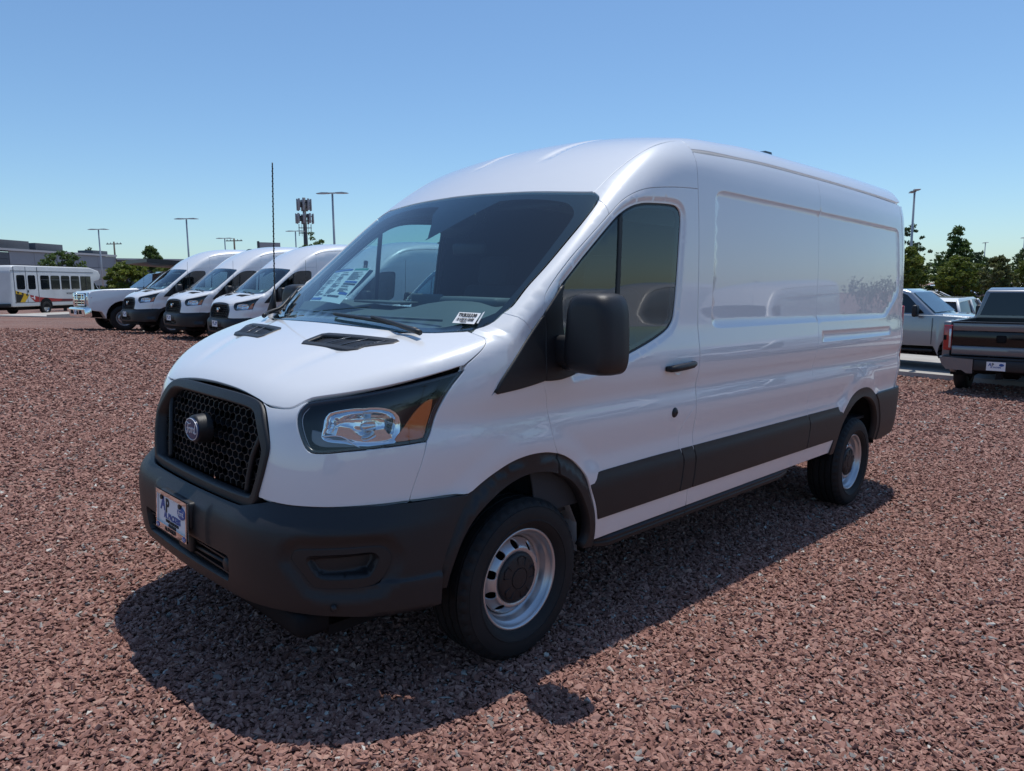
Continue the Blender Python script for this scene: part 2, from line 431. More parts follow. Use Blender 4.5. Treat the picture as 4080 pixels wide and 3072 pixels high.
def m_front(F=None, d=0.0, rear=False):
    def mp(uv):
        G0 = F or field; G = (lambda p: G0(p) - d)
        s = -1 if rear else 1
        x = bisect(lambda t: G(np.stack([s * t, uv[:, 0], uv[:, 1]], 1)), np.full(len(uv), 4.0 if rear else .2), np.full(len(uv), 5.4 if rear else 1.5), 26) * s
        P = np.stack([x, uv[:, 0], uv[:, 1]], 1); return P, normals(G, P)
    return mp
def m_cyl(F=None, d=0.0, ax=.2, feat=None, rear=False):
    def mp(uv):
        G0 = F or field; s = -1 if rear else 1
        G = (lambda p: G0(p) - (d(p) if callable(d) else d))
        c, n = np.cos(uv[:, 0]) * s, np.sin(uv[:, 0])
        r = bisect(lambda t: G(np.stack([ax + t * c, t * n, uv[:, 1]], 1)), np.full(len(uv), .1), np.full(len(uv), 1.6), 26)
        P = np.stack([ax + r * c, r * n, uv[:, 1]], 1); return P, normals(G, P)
    return mp
RY, RZ, RS = .4, 1.7, .6
def m_roll(F=None, d=0.0):
    def mp(uv):
        G0 = F or field; G = (lambda p: G0(p) - d); a = uv[:, 1] / RS
        r = bisect(lambda t: G(np.stack([uv[:, 0], RY + t * np.cos(a), RZ + t * np.sin(a)], 1)), np.full(len(uv), .02), np.full(len(uv), 1.4), 26)
        P = np.stack([uv[:, 0], RY + r * np.cos(a), RZ + r * np.sin(a)], 1); return P, normals(G, P)
    return mp
def cyl(pts, ax=.2):
    p = np.asarray(pts, float); return np.stack([np.arctan2(p[:, 1], p[:, 0] - ax), p[:, 2]], 1)
def roll(pts):
    p = np.asarray(pts, float); return np.stack([p[:, 0], RS * np.arctan2(p[:, 2] - RZ, p[:, 1] - RY)], 1)
# outlines measured on the van
HEADLAMP = [[(.803, .634, 1.146), (.832, .624, 1.117), (.847, .627, 1.086), (.852, .643, 1.046), (.85, .67, 1.001), (.842, .69, .978), (.826, .715, .970), (.79, .76, .974), (.745, .81, .982), (.642, .884, .994), (.507, .947, 1.008)],
            [(.507, .947, 1.008), (.485, .946, 1.047), (.457, .952, 1.122), (.414, .962, 1.193), (.347, .968, 1.262)],
            [(.347, .968, 1.262), (.588, .865, 1.206), (.69, .787, 1.182), (.773, .68, 1.158), (.803, .634, 1.146)]]
SEAM = [(.507, .947, 1.005), (.57, .94, .796)]
FASCIA_LOW = [(.57, .94, .796), (.73, .853, .787), (.795, .801, .784), (.863, .723, .781), (.899, .661, .779), (.929, .584, .78), (.946, .508, .784)]
DOOR_FRONT = [(-.187, 1.632), (-.126, 1.575), (-.092, 1.534), (-.079, 1.486), (-.068, 1.40), (-.060, 1.30), (-.060, 1.195), (-.077, 1.150), (-.097, 1.10), (-.111, 1.04), (-.122, .98), (-.138, .915), (-.165, .872)]
DOOR_TOP = [(-1.287, 2.094), (-1.16, 2.087), (-1.044, 2.077), (-.903, 2.060), (-.806, 2.043), (-.718, 2.014), (-.637, 1.973), (-.539, 1.905), (-.308, 1.732), (-.187, 1.632)]
ARCH_F_OUT = [(.467, .797), (.40, .797), (.338, .791), (.277, .818), (.214, .846), (.118, .879), (.016, .893), (-.084, .889), (-.165, .872)]
ARCH_D_OUT = [(-.165, .872), (-.222, .85), (-.289, .813), (-.345, .764), (-.38, .715), (-.42, .62), (-.454, .515), (-.467, .406)]
ARCH_R_OUT = [(-3.243, .405), (-3.262, .50), (-3.315, .61), (-3.395, .70), (-3.455, .746), (-3.53, .79), (-3.64, .832), (-3.76, .848), (-3.88, .843), (-3.99, .815), (-4.085, .768)]
ARCH_R_OUT2 = [(-4.085, .768), (-4.15, .70), (-4.21, .60), (-4.245, .50), (-4.255, .40), (-4.245, .37)]
DOOR_REAR = [(-1.282, .975), (-1.225, .925), (-1.182, .882), (-1.158, .84), (-1.148, .80), (-1.150, .758), (-1.165, .70), (-1.150, .56), (-1.127, .503), (-1.10, .406)]
MIDSEAM = [(-2.869, 2.327), (-2.866, 2.232), (-2.858, 2.125), (-2.857, 1.732), (-2.842, 1.321), (-2.815, 1.20), (-2.797, 1.10), (-2.797, 1.0), (-2.772, .90), (-2.760, .835), (-2.772, .759), (-2.775, .60), (-2.76, .405)]
BPILLAR = [(-1.29, 2.285), (-1.29, 1.5), (-1.29, .405)]
GUT = {0: [(-1.29, 2.285), (-1.96, 2.316), (-2.869, 2.327), (-3.7, 2.325), (-4.60, 2.315)], 1: [(-1.29, 2.40), (-1.5, 2.475), (-2.0, 2.535), (-2.869, 2.56), (-3.7, 2.56), (-4.60, 2.55)]}
DITCH = {0: [(-.592, .806, 2.020), (-.70, .803, 2.095), (-.805, .801, 2.163), (-.958, .805, 2.248), (-1.10, .81, 2.30), (-1.215, .814, 2.337), (-1.29, .818, 2.355)],
         1: [(-.592, .806, 2.020), (-.70, .80, 2.10), (-.85, .79, 2.21), (-1.0, .78, 2.31), (-1.15, .775, 2.40), (-1.29, .77, 2.47)]}
WS = [[(-.573, .828), (-.4, .855), (-.198, .872), (-.071, .876), (.02, .882), (.075, .872), (.11, .852), (.138, .828), (.16, .80), (.205, .75), (.255, .69), (.293, .60), (.325, .40), (.337, .2), (.34, 0)],
      ]
WS_TOP = [(-.518, 0), (-.525, .262), (-.556, .577), (-.58, .74), (-.592, .79), (-.590, .82), (-.573, .845)]
HOOD0 = [[(.862, 0), (.863, .2), (.866, .325), (.868, .39), (.870, .42)], [(.870, .42), (.868, .47), (.855, .55), (.838, .592), (.815, .618), (.79, .645), (.763, .69), (.69, .782), (.588, .862), (.46, .925), (.345, .953)],
        [(.345, .953), (.29, .94), (.235, .905), (.185, .835)], [(.185, .835), (.20, .80), (.235, .75), (.277, .68), (.310, .58), (.34, .38), (.352, .19), (.355, 0)]]
def half(segs, ax=1):
    """outline of a right-and-left symmetric panel from its left half (starts and ends on the middle line)"""
    P = smooth_poly(segs, .02) if not isinstance(segs, np.ndarray) else segs
    Q = P[::-1] * np.array([1, -1] if ax else [-1, 1]); return np.vstack([P, Q[1:-1]])
def line_pts(poly, d0s, step=.03):
    P = resample(poly, step); return [inset(P, d) for d in d0s]
def hexgrid(w0, w1, h0, h1, poly, pw, ph, x_of, t=.0035, dep=.018):
    """honeycomb bars inside a (y, z) outline"""
    b = MB(); seen = set()
    R = ph / 1.5
    for j in range(int((h1 - h0) / ph) + 2):
        for i in range(int((w1 - w0) / pw) + 2):
            cx = w0 + i * pw + (pw / 2 if j % 2 else 0); cz = h0 + j * ph
            c = [(cx + pw / 2 * a, cz + R * e) for a, e in ((0, 1), (1, .5), (1, -.5), (0, -1), (-1, -.5), (-1, .5))]
            for k in range(6):
                p, q = c[k], c[(k + 1) % 6]; key = tuple(sorted([(round(p[0], 3), round(p[1], 3)), (round(q[0], 3), round(q[1], 3))]))
                if key in seen: continue
                seen.add(key)
                mid = np.array([[(p[0] + q[0]) / 2, (p[1] + q[1]) / 2], p, q])
                if not inside(mid, poly).all(): continue
                d = np.array([q[0] - p[0], q[1] - p[1]]); d /= np.linalg.norm(d); n = np.array([-d[1], d[0]]) * t / 2
                vs = []
                for xx in (0, -dep):
                    for (y, z) in (p, q):
                        for s in (1, -1): vs.append((x_of(y, z) + xx, y + n[0] * s, z + n[1] * s))
                b.add(vs, [(0, 1, 3, 2), (0, 2, 6, 4), (1, 5, 7, 3)], 0)
    return b
FONT_CACHE = {}
def text_mesh(body, size, ext=.0006, align='CENTER', shear=0.0, bold=0.0, spacing=1.0):
    cu = bpy.data.curves.new('lettering', 'FONT'); cu.body = body; cu.size = size; cu.extrude = ext; cu.align_x = align; cu.align_y = 'CENTER'
    cu.shear = shear; cu.offset = bold; cu.resolution_u = 3; cu.space_character = spacing
    o = bpy.data.objects.new('lettering', cu); COL.objects.link(o)
    dg = bpy.context.evaluated_depsgraph_get(); me = bpy.data.meshes.new_from_object(o.evaluated_get(dg))
    bpy.data.objects.remove(o); bpy.data.curves.remove(cu); return me
def lettering(body, size, loc, R, mat_, parent, name='lettering', sx=1.0, **k):
    me = text_mesh(body, size, **k); me.materials.clear(); me.materials.append(mat_)
    M = Matrix.Translation(loc) @ R.to_4x4() @ Matrix.Diagonal((sx, 1, 1, 1)); me.transform(M)
    return link(name, me, None, parent)
def script_strokes(h):
    """pen strokes of the flowing badge word, unit box about 2.6 x 1 scaled by h, centred"""
    S = []
    S.append([(-1.14, .30), (-1.20, .44), (-1.08, .56), (-.8, .55), (-.5, .47), (-.2, .50), (-.02, .58)])                     # F top bar
    S.append([(-.62, .47), (-.70, .2), (-.78, -.1), (-.88, -.38), (-1.02, -.50), (-1.16, -.42), (-1.14, -.27)])              # F stem
    S.append([(-.95, .02), (-.78, .06), (-.60, .03), (-.50, .10)])                                                          # F middle bar
    S.append([(-.22, .12), (-.42, .06), (-.50, -.16), (-.40, -.34), (-.22, -.30), (-.12, -.10), (-.16, .08), (-.24, .12), (-.1, .04), (.04, .10)])   # o
    S.append([(.04, .10), (.14, .16), (.15, .02), (.10, -.34)]); S.append([(.13, -.06), (.22, .10), (.34, .14), (.38, .06)])   # r
    S.append([(.78, .06), (.64, .13), (.50, .02), (.46, -.18), (.56, -.33), (.70, -.22), (.80, .02)])                          # d bowl
    S.append([(1.02, .58), (.92, .44), (.84, .16), (.78, -.14), (.82, -.33), (.94, -.34), (1.06, -.22)])                        # d stem
    return [[(a * h, b * h) for a, b in s] for s in S]
def oval_badge(parent, c, R, w, h, mat_bg, name='badge', rim=True):
    """blue oval with a bright rim and script word; R maps (right, up, out) to the van frame"""
    n = 40; b = MB(); q_ = h / .094; E = lambda k, s: (w / 2 * s * math.cos(2 * math.pi * k / n), h / 2 * s * math.sin(2 * math.pi * k / n))
    L = lambda x, y, z: Vector(c) + R @ Vector((x, y, z))
    vs = [L(*E(k, 1), 0) for k in range(n)] + [L(*E(k, 1), .004 * q_) for k in range(n)] + [L(*E(k, .9), .0055 * q_) for k in range(n)] + [L(0, 0, .0062 * q_)]
    fs = [(k, (k + 1) % n, n + (k + 1) % n, n + k) for k in range(n)] + [(n + k, n + (k + 1) % n, 2 * n + (k + 1) % n, 2 * n + k) for k in range(n)] + [(2 * n + k, 2 * n + (k + 1) % n, 3 * n) for k in range(n)]
    b.add(vs, fs, 0, True); o = b.build(name, [mat_bg], parent)
    s = MB()
    if rim: s.tube([L(*E(k, .94), .0062 * q_) for k in range(n + 1)], w * .013, 6, 0, False)
    for st in script_strokes(min(h * .62, w * .34)):
        P = smooth_open(st, 4); s.tube([L(x, y, .0066 * q_) for x, y in P], h * .026, 5, 0)
    s.build('lettering', [BADGE_W if rim else PAPER_W], parent); return o
def smooth_open(p, k):
    p = np.array(p, float); q = np.vstack([2 * p[0] - p[1], p, 2 * p[-1] - p[-2]]); out = []
    for i in range(1, len(p)):
        a, b, c, d = q[i - 1], q[i], q[i + 1], q[i + 2]
        for t in np.linspace(0, 1, k, endpoint=False):
            out.append(.5 * (2 * b + (c - a) * t + (2 * a - 5 * b + 4 * c - d) * t * t + (3 * b - a - 3 * c + d) * t ** 3))
    out.append(p[-1]); return out
def make_wheel(root, x, y, z, side, fine=True, cap=True, name='wheel', r=.348, rim_r=.2195, steer=0.0):
    """one wheel with its outer face towards side * y"""
    w = bpy.data.objects.new(name, None); COL.objects.link(w); w.parent = root; w.location = (x, y, z); w.rotation_euler = (0, 0, steer + (0 if side > 0 else math.pi))
    N = 120 if fine else 40
    k = r / .348
    prof = [(rim_r - .012, -.175), (rim_r + .004, -.205), (.262 * k, -.218), (.30 * k, -.217), (.325 * k, -.205), (.337 * k, -.188), (.3455 * k, -.170)]
    if fine:
        for g in (-.150, -.105, -.062, -.015): prof += [(.348, g - .006), (.338, g - .0045), (.338, g + .0045), (.348, g + .006)]
    else: prof += [(r, -.12), (r, -.03)]
    prof += [(.3455 * k, .000), (.3405 * k, .010), (.331 * k, .020), (.318 * k, .0265), (.3165 * k, .0255), (.315 * k, .0285), (.30 * k, .0325), (.278 * k, .034), (.262 * k, .0325), (.2605 * k, .0345), (.257 * k, .0345), (.2555 * k, .031), (.240 * k, .025), (rim_r + .010, .014), (rim_r + .001, .004), (rim_r - .008, -.004)]
    na = len(prof)
    def fn(i, kk, rr):
        a = prof[i][1]
        if fine and rr > .329 * k and (a < -.160 or a > -.001):      # shoulder blocks
            return rr - (.010 if (kk % 3 == 0) else 0)
        if fine and rr > .347 and kk % 6 == 0 and -.15 < a < -.01: return rr - .004
        return rr
    MB().lathe(prof, N, fn=fn).build('tyre', [RUBBER], w, sharp=35)
    rp = [(rim_r - .004, -.006), (rim_r + .001, -.001), (rim_r, .004), (rim_r - .005, .006), (rim_r - .011, .003), (rim_r - .015, -.006), (rim_r - .019, -.018), (rim_r - .028, -.024), (rim_r - .033, -.030), (rim_r - .035, -.052), (rim_r - .043, -.062), (rim_r - .052, -.066), (rim_r - .054, -.11), (rim_r - .02, -.185)]
    MB().lathe(rp, 72 if fine else 32).build('rim', [STEEL], w)
    # pressed disc with ten round holes
    if fine:
        outer = [(.1665 * math.cos(t), .1665 * math.sin(t)) for t in np.linspace(0, 2 * math.pi, 72, endpoint=False)]
        holes = [[(.108 * math.cos(t), .108 * math.sin(t)) for t in np.linspace(0, 2 * math.pi, 48, endpoint=False)]]
        for q in range(10):
            a = 2 * math.pi * q / 10 + .3; cx, cz = .1445 * math.cos(a), .1445 * math.sin(a)
            holes.append([(cx + .0195 * math.cos(t), cz + .0195 * math.sin(t)) for t in np.linspace(0, 2 * math.pi, 16, endpoint=False)])
        dz = cspline([.09, .108, .118, .130, .146, .158, .1667], [-.028, -.026, -.022, -.022, -.036, -.050, -.062])
        def mp(uv):
            rr = np.hypot(uv[:, 0], uv[:, 1]); P = np.stack([uv[:, 0], dz(rr), uv[:, 1]], 1)
            g = (dz(rr + .001) - dz(rr - .001)) / .002
            n = np.stack([-g * uv[:, 0] / rr, np.ones(len(uv)), -g * uv[:, 1] / rr], 1); return P, n / np.linalg.norm(n, axis=1)[:, None]
        sheet('wheel_disc', np.array(outer), mp, .0085, STEEL, w, holes=holes, flange=.008, gap=0, bev=.0008)
        MB().lathe([(.0, -.09), (.19, -.09), (.19, -.10), (0, -.10)], 40).build('brake_disc', [BLACK_MATT], w)
    else:
        MB().lathe([(.1665 * k, -.062), (.146 * k, -.036), (.125 * k, -.022), (.105 * k, -.027), (0, -.03)], 32).build('wheel_disc', [STEEL], w)
        d = MB()
        for q in range(8): d.lathe([(0, .001), (.017, .001), (.017, -.012)], 8, c=(.1445 * k * math.cos(q * .785), -.034, .1445 * k * math.sin(q * .785)))
        d.build('wheel_holes', [BLACK_MATT], w)
    if cap:
        h = MB(); h.lathe([(.112, -.034), (.1115, -.022), (.106, -.014), (.094, -.010), (.060, -.006), (.048, -.005), (.0465, -.008), (.0435, -.008), (.042, -.004), (.02, -.002), (0, -.002)], 60 if fine else 24)
        if fine:
            for q in range(5):
                a = 2 * math.pi * q / 5 + .5; cs, sn = math.cos(a), math.sin(a)
                pts = [(.056, -.018), (.088, -.026), (.098, 0), (.088, .026), (.056, .018)]
                P = [(u * cs - v * sn, -.0065 - .06 * max(0, u - .08), u * sn + v * cs) for u, v in pts]
                h.tube(P, .0022, 5); aa = a + math.pi / 5
                h.lathe([(0, .0), (.004, .0), (.005, -.004)], 8, c=(.086 * math.cos(aa), -.009, .086 * math.sin(aa)))
        h.build('hub_cap', [BLACK_PL], w, sharp=50)
    return w
# ------------------------------------------------------------------ the van, part by part
def build_van(hr=0, fine=True):
    global HR
    HR = hr
    root = empty('cargo_van')
    sp = .026 if fine else .075
    big = .05 if fine else .12
    g = .0026
    S2 = lambda segs: smooth_poly(segs, .02 if fine else .06)
    kw = dict(mirror=True, parent=root, gap=g, lip=.012 if fine else 0)
    feats = []
    if fine: feats = line_pts(PANEL, (-.003, .004, .011, .018, .026), .03) + line_pts(RECESS, (.0, .008, .018), .03)
    dfe = line_pts(DLO, (-.034, -.026, -.018, -.010, -.004), .03) if fine else []
    # --- painted panels
    lt = smooth_open(HEADLAMP[2], 4); lq = cyl(lt); lq[:, 1] += .010
    lt3 = m_cyl()(lq)[0][::-1]; fl = np.array(smooth_open([(.345, 1.275), (.29, 1.312), (.235, 1.350), (.19, 1.392)], 4)); fl3 = m_side(feat=False)(fl)[0]
    HOOD = [HOOD0[0], HOOD0[1][:5] + [(p[0], p[1]) for p in lt3[1:]], [(p[0], p[1]) for p in fl3], HOOD0[3][1:]]
    HOOD[3] = [tuple(HOOD[2][-1])] + HOOD[3]
    hood = half(S2(HOOD))
    def hf(p):
        y = np.abs(p[:, 1]); x = p[:, 0]     # a shallow pressed valley beside the power bulge
        return -.006 * np.exp(-((y - (.30 + .42 * (.9 - x))) / .05) ** 2) * sstep(.84, .7, x)
    def vent_poly(s): return [(x, y * s) for x, y in ((.576, .20), (.548, .50), (.528, .535), (.50, .54), (.425, .63), (.405, .632), (.40, .615), (.462, .215), (.478, .19), (.56, .185))]
    vents = [np.array(vent_poly(s)) for s in (1, -1)]
    sheet('hood', hood, m_top(feat=hf), sp, W_PAINT, root, holes=[resample(v, .03) for v in vents] if fine else [], gap=g, lip=.0)
    SEAM = [tuple(q) for q in m_side(feat=False)(np.array([(.507, 1.004), (.53, .93), (.552, .86), (.57, .797)]))[0]]
    fas = S2([[(.870, .42, 1.119), (.868, .47, 1.111), (.855, .55, 1.113), (.838, .592, 1.121), (.815, .618, 1.140)], [(.803, .634, 1.146)] + HEADLAMP[0][1:], SEAM, FASCIA_LOW,
              [(.946, .508, .784), (.935, .50, .80), (.922, .524, .893), (.905, .534, .97), (.893, .50, 1.055), (.878, .455, 1.103), (.870, .42, 1.119)]])
    sheet('front_fascia', cyl(fas), m_cyl(), sp, W_PAINT, **kw)
    seam2 = [(.507, 1.004), (.53, .93), (.552, .86), (.57, .797)]
    fen = S2([[(p[0], p[2]) for p in HEADLAMP[1]], [(.347, 1.262), (.345, 1.275), (.29, 1.312), (.235, 1.350), (.19, 1.392)], [(.19, 1.392), (.165, 1.400), (.138, 1.412), (.101, 1.436), (.06, 1.468)], [(.06, 1.468), (-.015, 1.395)],
              [(-.015, 1.395), (.214, 1.178), (.218, 1.168)], [(.218, 1.168), (.05, 1.183), (-.060, 1.195)], DOOR_FRONT[6:], ARCH_F_OUT[::-1], [(.467, .797), (.57, .797)], seam2[::-1]])
    sheet('front_fender', fen, m_side(), sp, W_PAINT, **kw)
    ap = S2([[(.06, 1.468), (.02, 1.497), (-.07, 1.572), (-.198, 1.676), (-.4, 1.846), (-.555, 1.975)], [(-.555, 1.975), (-.548, 1.94), (-.539, 1.905)], DOOR_TOP[7:], DOOR_FRONT[:4], [(-.079, 1.486), (-.078, 1.462)], [(-.078, 1.462), (-.015, 1.395)], [(-.015, 1.395), (.06, 1.468)]])
    sheet('a_pillar', ap, m_side(), sp, W_PAINT, **kw)
    # roof rail between the ditch and the door opening
    gut = GUT[hr]; gx, gz = gut[0]
    lift = (lambda x, z, off: (x, float(m_side(feat=False)(np.array([[x, z]]))[0][0, 1]) + off, z))
    ct = [(-1.29, .818, 2.355), (-1.29, .893, 2.29), (-1.288, .916, 2.22), (-1.287, .933, 2.094)] if hr == 0 else [(-1.29, .77, 2.47), (-1.29, .86, 2.425), lift(-1.29, 2.40, 0), (-1.288, .910, 2.28), (-1.287, .933, 2.094)]
    dt = [(x, .93, z) for x, z in DOOR_TOP[:8]]
    rr = S2([[(-.555, .862, 1.975), (-.575, .845, 1.995), (-.592, .806, 2.020)], DITCH[hr], ct, [lift(x, z, 0) for x, z in DOOR_TOP[:8]], [lift(-.539, 1.905, 0), (-.548, .885, 1.94), (-.555, .862, 1.975)]])
    sheet('roof_rail', roll(rr), m_roll(), sp, W_PAINT, **kw)
    door = S2([DOOR_TOP, DOOR_FRONT, ARCH_D_OUT, [(-.467, .406), (-1.10, .406)], DOOR_REAR[::-1], [(-1.282, .975), (-1.285, 1.5), (-1.287, 2.094)]])
    sheet('front_door', door, m_side(), sp, W_PAINT, holes=[DLO], feats=dfe, **kw)
    post = S2([DOOR_REAR, [(-1.10, .406), (-1.285, .406)], [(-1.285, .406), (-1.27, .507), (-1.290, .70), (-1.288, .80), (-1.289, .90), (-1.284, .972)], ])
    sheet('pillar_panel', post, m_side(), sp, W_PAINT, **kw)
    gmid = [p for p in gut if -2.869 <= p[0]]; grr = [p for p in gut if p[0] <= -2.869]
    ms = [(x, z) for x, z in MIDSEAM]; ms[0] = gmid[-1]
    btop = [(-1.29, .97), (-1.29, 2.2), (-1.29, 2.285)] if hr == 0 else [(-1.29, .97), (-1.29, 2.2), (-1.29, 2.40)]
    mid = S2([[(-1.29, .406), (-1.275, .507), (-1.294, .70), (-1.292, .80), (-1.293, .90), (-1.29, .97)], btop, gmid, ms, [(-2.76, .405), (-1.29, .406)]])
    sheet('cargo_side_panel', mid, m_side(), big, W_PAINT, feats=feats, **kw)
    qr = S2([ms[::-1], grr, [(-4.60, gut[-1][1]), (-4.60, 2.18), (-4.615, 1.79), (-4.615, 1.2), (-4.60, .771)], [(-4.60, .771), (-4.18, .771)], [(-4.18, .771), (-4.085, .768)], ARCH_R_OUT[::-1], [(-3.243, .405), (-2.76, .405)]])
    sheet('rear_quarter_panel', qr, m_side(), big, W_PAINT, feats=feats, **kw)
    # roof: from the ditches and gutters up
    def rf(p):
        y = np.abs(p[:, 1]); x = p[:, 0]
        v = np.exp(-((y - .255) / .014) ** 2)
        return -.007 * v * sstep(-.80, -.90, x) * sstep(-4.5, -4.3, x)
    sg = [(x, float(m_side(feat=False)(np.array([[x, z + .012]]))[0][0, 1])) for x, z in gut]
    dd = [(x, y) for x, y, z in DITCH[hr]]
    roof = half(S2([WS_TOP[:5], [(-.592, .79)] + dd, ([dd[-1], (-1.292, .86), sg[0]] if hr == 0 else [dd[-1], (-1.292, .83), sg[0]]), sg, [sg[-1], (-4.70, sg[-1][1] - .02), (-4.80, .76), (-4.855, .66), (-4.862, .5), (-4.864, 0)]]))
    rfe = [np.stack([np.arange(-.78, -4.4, -.045), np.full(81, s * y)], 1) for y in (.255, .271, .239) for s in (1, -1)] if fine else []
    sheet('roof', roof, m_top(feat=rf), big, W_PAINT, root, feats=rfe, gap=.004, lip=.02)
    # rear corner strips, rear doors
    zt = gut[-1][1]
    rc = S2([[(-.001 + 1.19, .771), (1.19, zt - .01)], [(1.19, zt - .01), (.92, zt + .02)], [(.92, zt + .02), (.92, .771)]])
    sheet('rear_corner_panel', rc, m_cyl(ax=-4.25, rear=True), big, W_PAINT, **kw)
    for s in (1, -1):
        d = MB(); d.box((-4.875, s * .395, (zt + .45) / 2 + .08), (.05, .78, zt - .62), bev=.02); d.build('rear_door', [W_PAINT], root)
        MB().box((-4.88, s * .86, 1.2), (.03, .09, .55), bev=.012).build('tail_lamp', [RED_LENS], root)
    # --- black cladding strips and arch mouldings
    def cl(p): return .003 + .014 * sstep(.747, .668, p[:, 2])
    def strip(name, poly): sheet(name, S2(poly), m_side(F=offs(field, cl), feat=False), sp * 1.6, BLACK_PL, mirror=True, parent=root, gap=.002, flange=.016)
    strip('side_moulding', [[(-.372, .738), (-.56, .742), (-.89, .746), (-1.158, .746)], [(-1.158, .746), (-1.178, .70), (-1.172, .60), (-1.158, .514)], [(-1.158, .514), (-.470, .514)], [(-.470, .514), (-.44, .60), (-.395, .69), (-.372, .738)]])
    strip('side_moulding', [[(-1.166, .746), (-1.282, .746)], [(-1.282, .746), (-1.298, .70), (-1.296, .60), (-1.284, .514)], [(-1.284, .514), (-1.166, .514)], [(-1.166, .514), (-1.182, .60), (-1.188, .70), (-1.166, .746)]])
    strip('side_moulding', [[(-1.292, .746), (-2.766, .747)], [(-2.766, .747), (-2.79, .70), (-2.785, .60), (-2.768, .510)], [(-2.768, .510), (-1.294, .514)], [(-1.294, .514), (-1.306, .60), (-1.308, .70), (-1.292, .746)]])
    strip('side_moulding', [[(-2.776, .747), (-3.452, .747)], [(-3.452, .747), (-3.39, .70), (-3.31, .61), (-3.268, .508)], [(-3.268, .508), (-2.778, .510)], [(-2.778, .510), (-2.796, .60), (-2.80, .70), (-2.776, .747)]])
    def am(c, ro):
        def f(p):
            r = np.hypot(p[:, 0] - c[0], p[:, 2] - c[1]); return .004 + .018 * sstep(ro, ro - .03, r)
        return f
    AF = [(-.170, .784), (-.098, .804), (.002, .813), (.108, .797), (.212, .758), (.31, .699), (.368, .628), (.403, .553), (.424, .49), (.432, .44)]
    sheet('wheel_arch_moulding', S2([[(.478, .44), (.473, .53), (.44, .62), (.40, .70), (.36, .765), (.338, .791)], [(.338, .791)] + ARCH_F_OUT[3:], [(-.165, .872), (-.170, .784)], AF, [(.432, .44), (.478, .44)]]),
          m_side(F=offs(field, am((0, .41), .478)), feat=False), sp, BLACK_PL, mirror=True, parent=root, flange=.05, gap=.002)
    AD = [(-.375, .392), (-.403, .442), (-.400, .51), (-.374, .585), (-.32, .672), (-.254, .738), (-.182, .780)]
    sheet('wheel_arch_moulding', S2([[(-.175, .868)] + ARCH_D_OUT[1:], [(-.467, .406), (-.46, .385), (-.375, .392)], AD, [(-.182, .780), (-.175, .868)]]),
          m_side(F=offs(field, am((0, .41), .478)), feat=False), sp, BLACK_PL, mirror=True, parent=root, flange=.05, gap=.002)
    AR = [(-4.19, .37), (-4.19, .42), (-4.185, .50), (-4.155, .59), (-4.085, .675), (-3.98, .742), (-3.864, .772), (-3.753, .774), (-3.608, .745), (-3.486, .683), (-3.385, .595), (-3.33, .481), (-3.315, .39)]
    sheet('wheel_arch_moulding', S2([[(-3.245, .39)] + ARCH_R_OUT[1:], ARCH_R_OUT2, [(-4.245, .37), (-4.19, .37)], AR, [(-3.315, .39), (-3.245, .39)]]),
          m_side(F=offs(field, .014), feat=False), sp, BLACK_PL, mirror=True, parent=root, flange=.05, gap=.002)
    # --- front bumper
    uarch = lambda x, y: math.atan2(y, x - .2)
    top = [(u, z) for u, z in cyl(FASCIA_LOW[::-1])]
    bp = [[(0, .742), (.45, .744), (.53, .75)], [(.53, .75)] + top[1:-1] + [(uarch(.467, .97), .795)], [(uarch(.467, .97), .795), (uarch(.345, .99), .789)],
          [(uarch(.345, .99), .789), (uarch(.40, .995), .70), (uarch(.44, 1.0), .62), (uarch(.473, 1.0), .53)], [(uarch(.473, 1.0), .53), (uarch(.478, 1.0), .40)],
          [(uarch(.478, 1.0), .40), (uarch(.62, .953), .388), (uarch(.72, .90), .390), (uarch(.85, .80), .398), (uarch(.957, .63), .402), (.42, .400), (0, .392)]]
    bo = half(S2(bp), 0)
    intake = half(S2([[(0, .447), (.40, .449), (.448, .452), (.462, .47)], [(.462, .47), (.470, .53), (.468, .552), (.44, .556)], [(.44, .556), (.2, .554), (0, .553)]]), 0)
    FOG = [(.934, .717, .600), (.931, .723, .625), (.915, .745, .640), (.86, .81, .646), (.808, .859, .648), (.74, .905, .650), (.695, .93, .648), (.67, .943, .630), (.660, .948, .597), (.674, .941, .552), (.70, .927, .515), (.735, .906, .501), (.817, .848, .497), (.865, .803, .499), (.887, .779, .508), (.911, .752, .552)]
    FOGI = [(.903, .765, .600), (.895, .775, .616), (.856, .819, .621), (.79, .87, .624), (.725, .915, .627), (.706, .926, .614), (.702, .928, .596), (.722, .916, .550), (.745, .902, .535), (.82, .847, .532), (.865, .806, .535), (.887, .784, .556)]
    fogc = smooth_poly([FOG + FOG[:1]], .02); fogi = smooth_poly([FOGI + FOGI[:1]], .02)
    fo, fi = cyl(fogc), cyl(fogi)
    def bf(p):   # pressed areas of the bumper skin: around the fog bezels, number plate rise, lower crease
        u = np.arctan2(np.abs(p[:, 1]), p[:, 0] - .2); q = np.stack([u, p[:, 2]], 1)
        s = sdf_poly(q, fo) if fine else np.full(len(p), 9.)
        v = -.018 * (1 - sstep(0.0, .055, s)) * sstep(.72, .68, p[:, 2])
        v += .010 * (1 - sstep(.26, .285, np.abs(p[:, 1]))) * sstep(.715, .70, p[:, 2]) * sstep(.555, .565, p[:, 2])
        v += .012 * sstep(1.02, 1.10, u) * sstep(.528, .510, p[:, 2]) * sstep(.385, .40, p[:, 2])
        return v
    G = lambda p: bumper_field(p) - bf(p)
    hl = [intake] + ([fo, fo * np.array([-1, 1])] if fine else [])
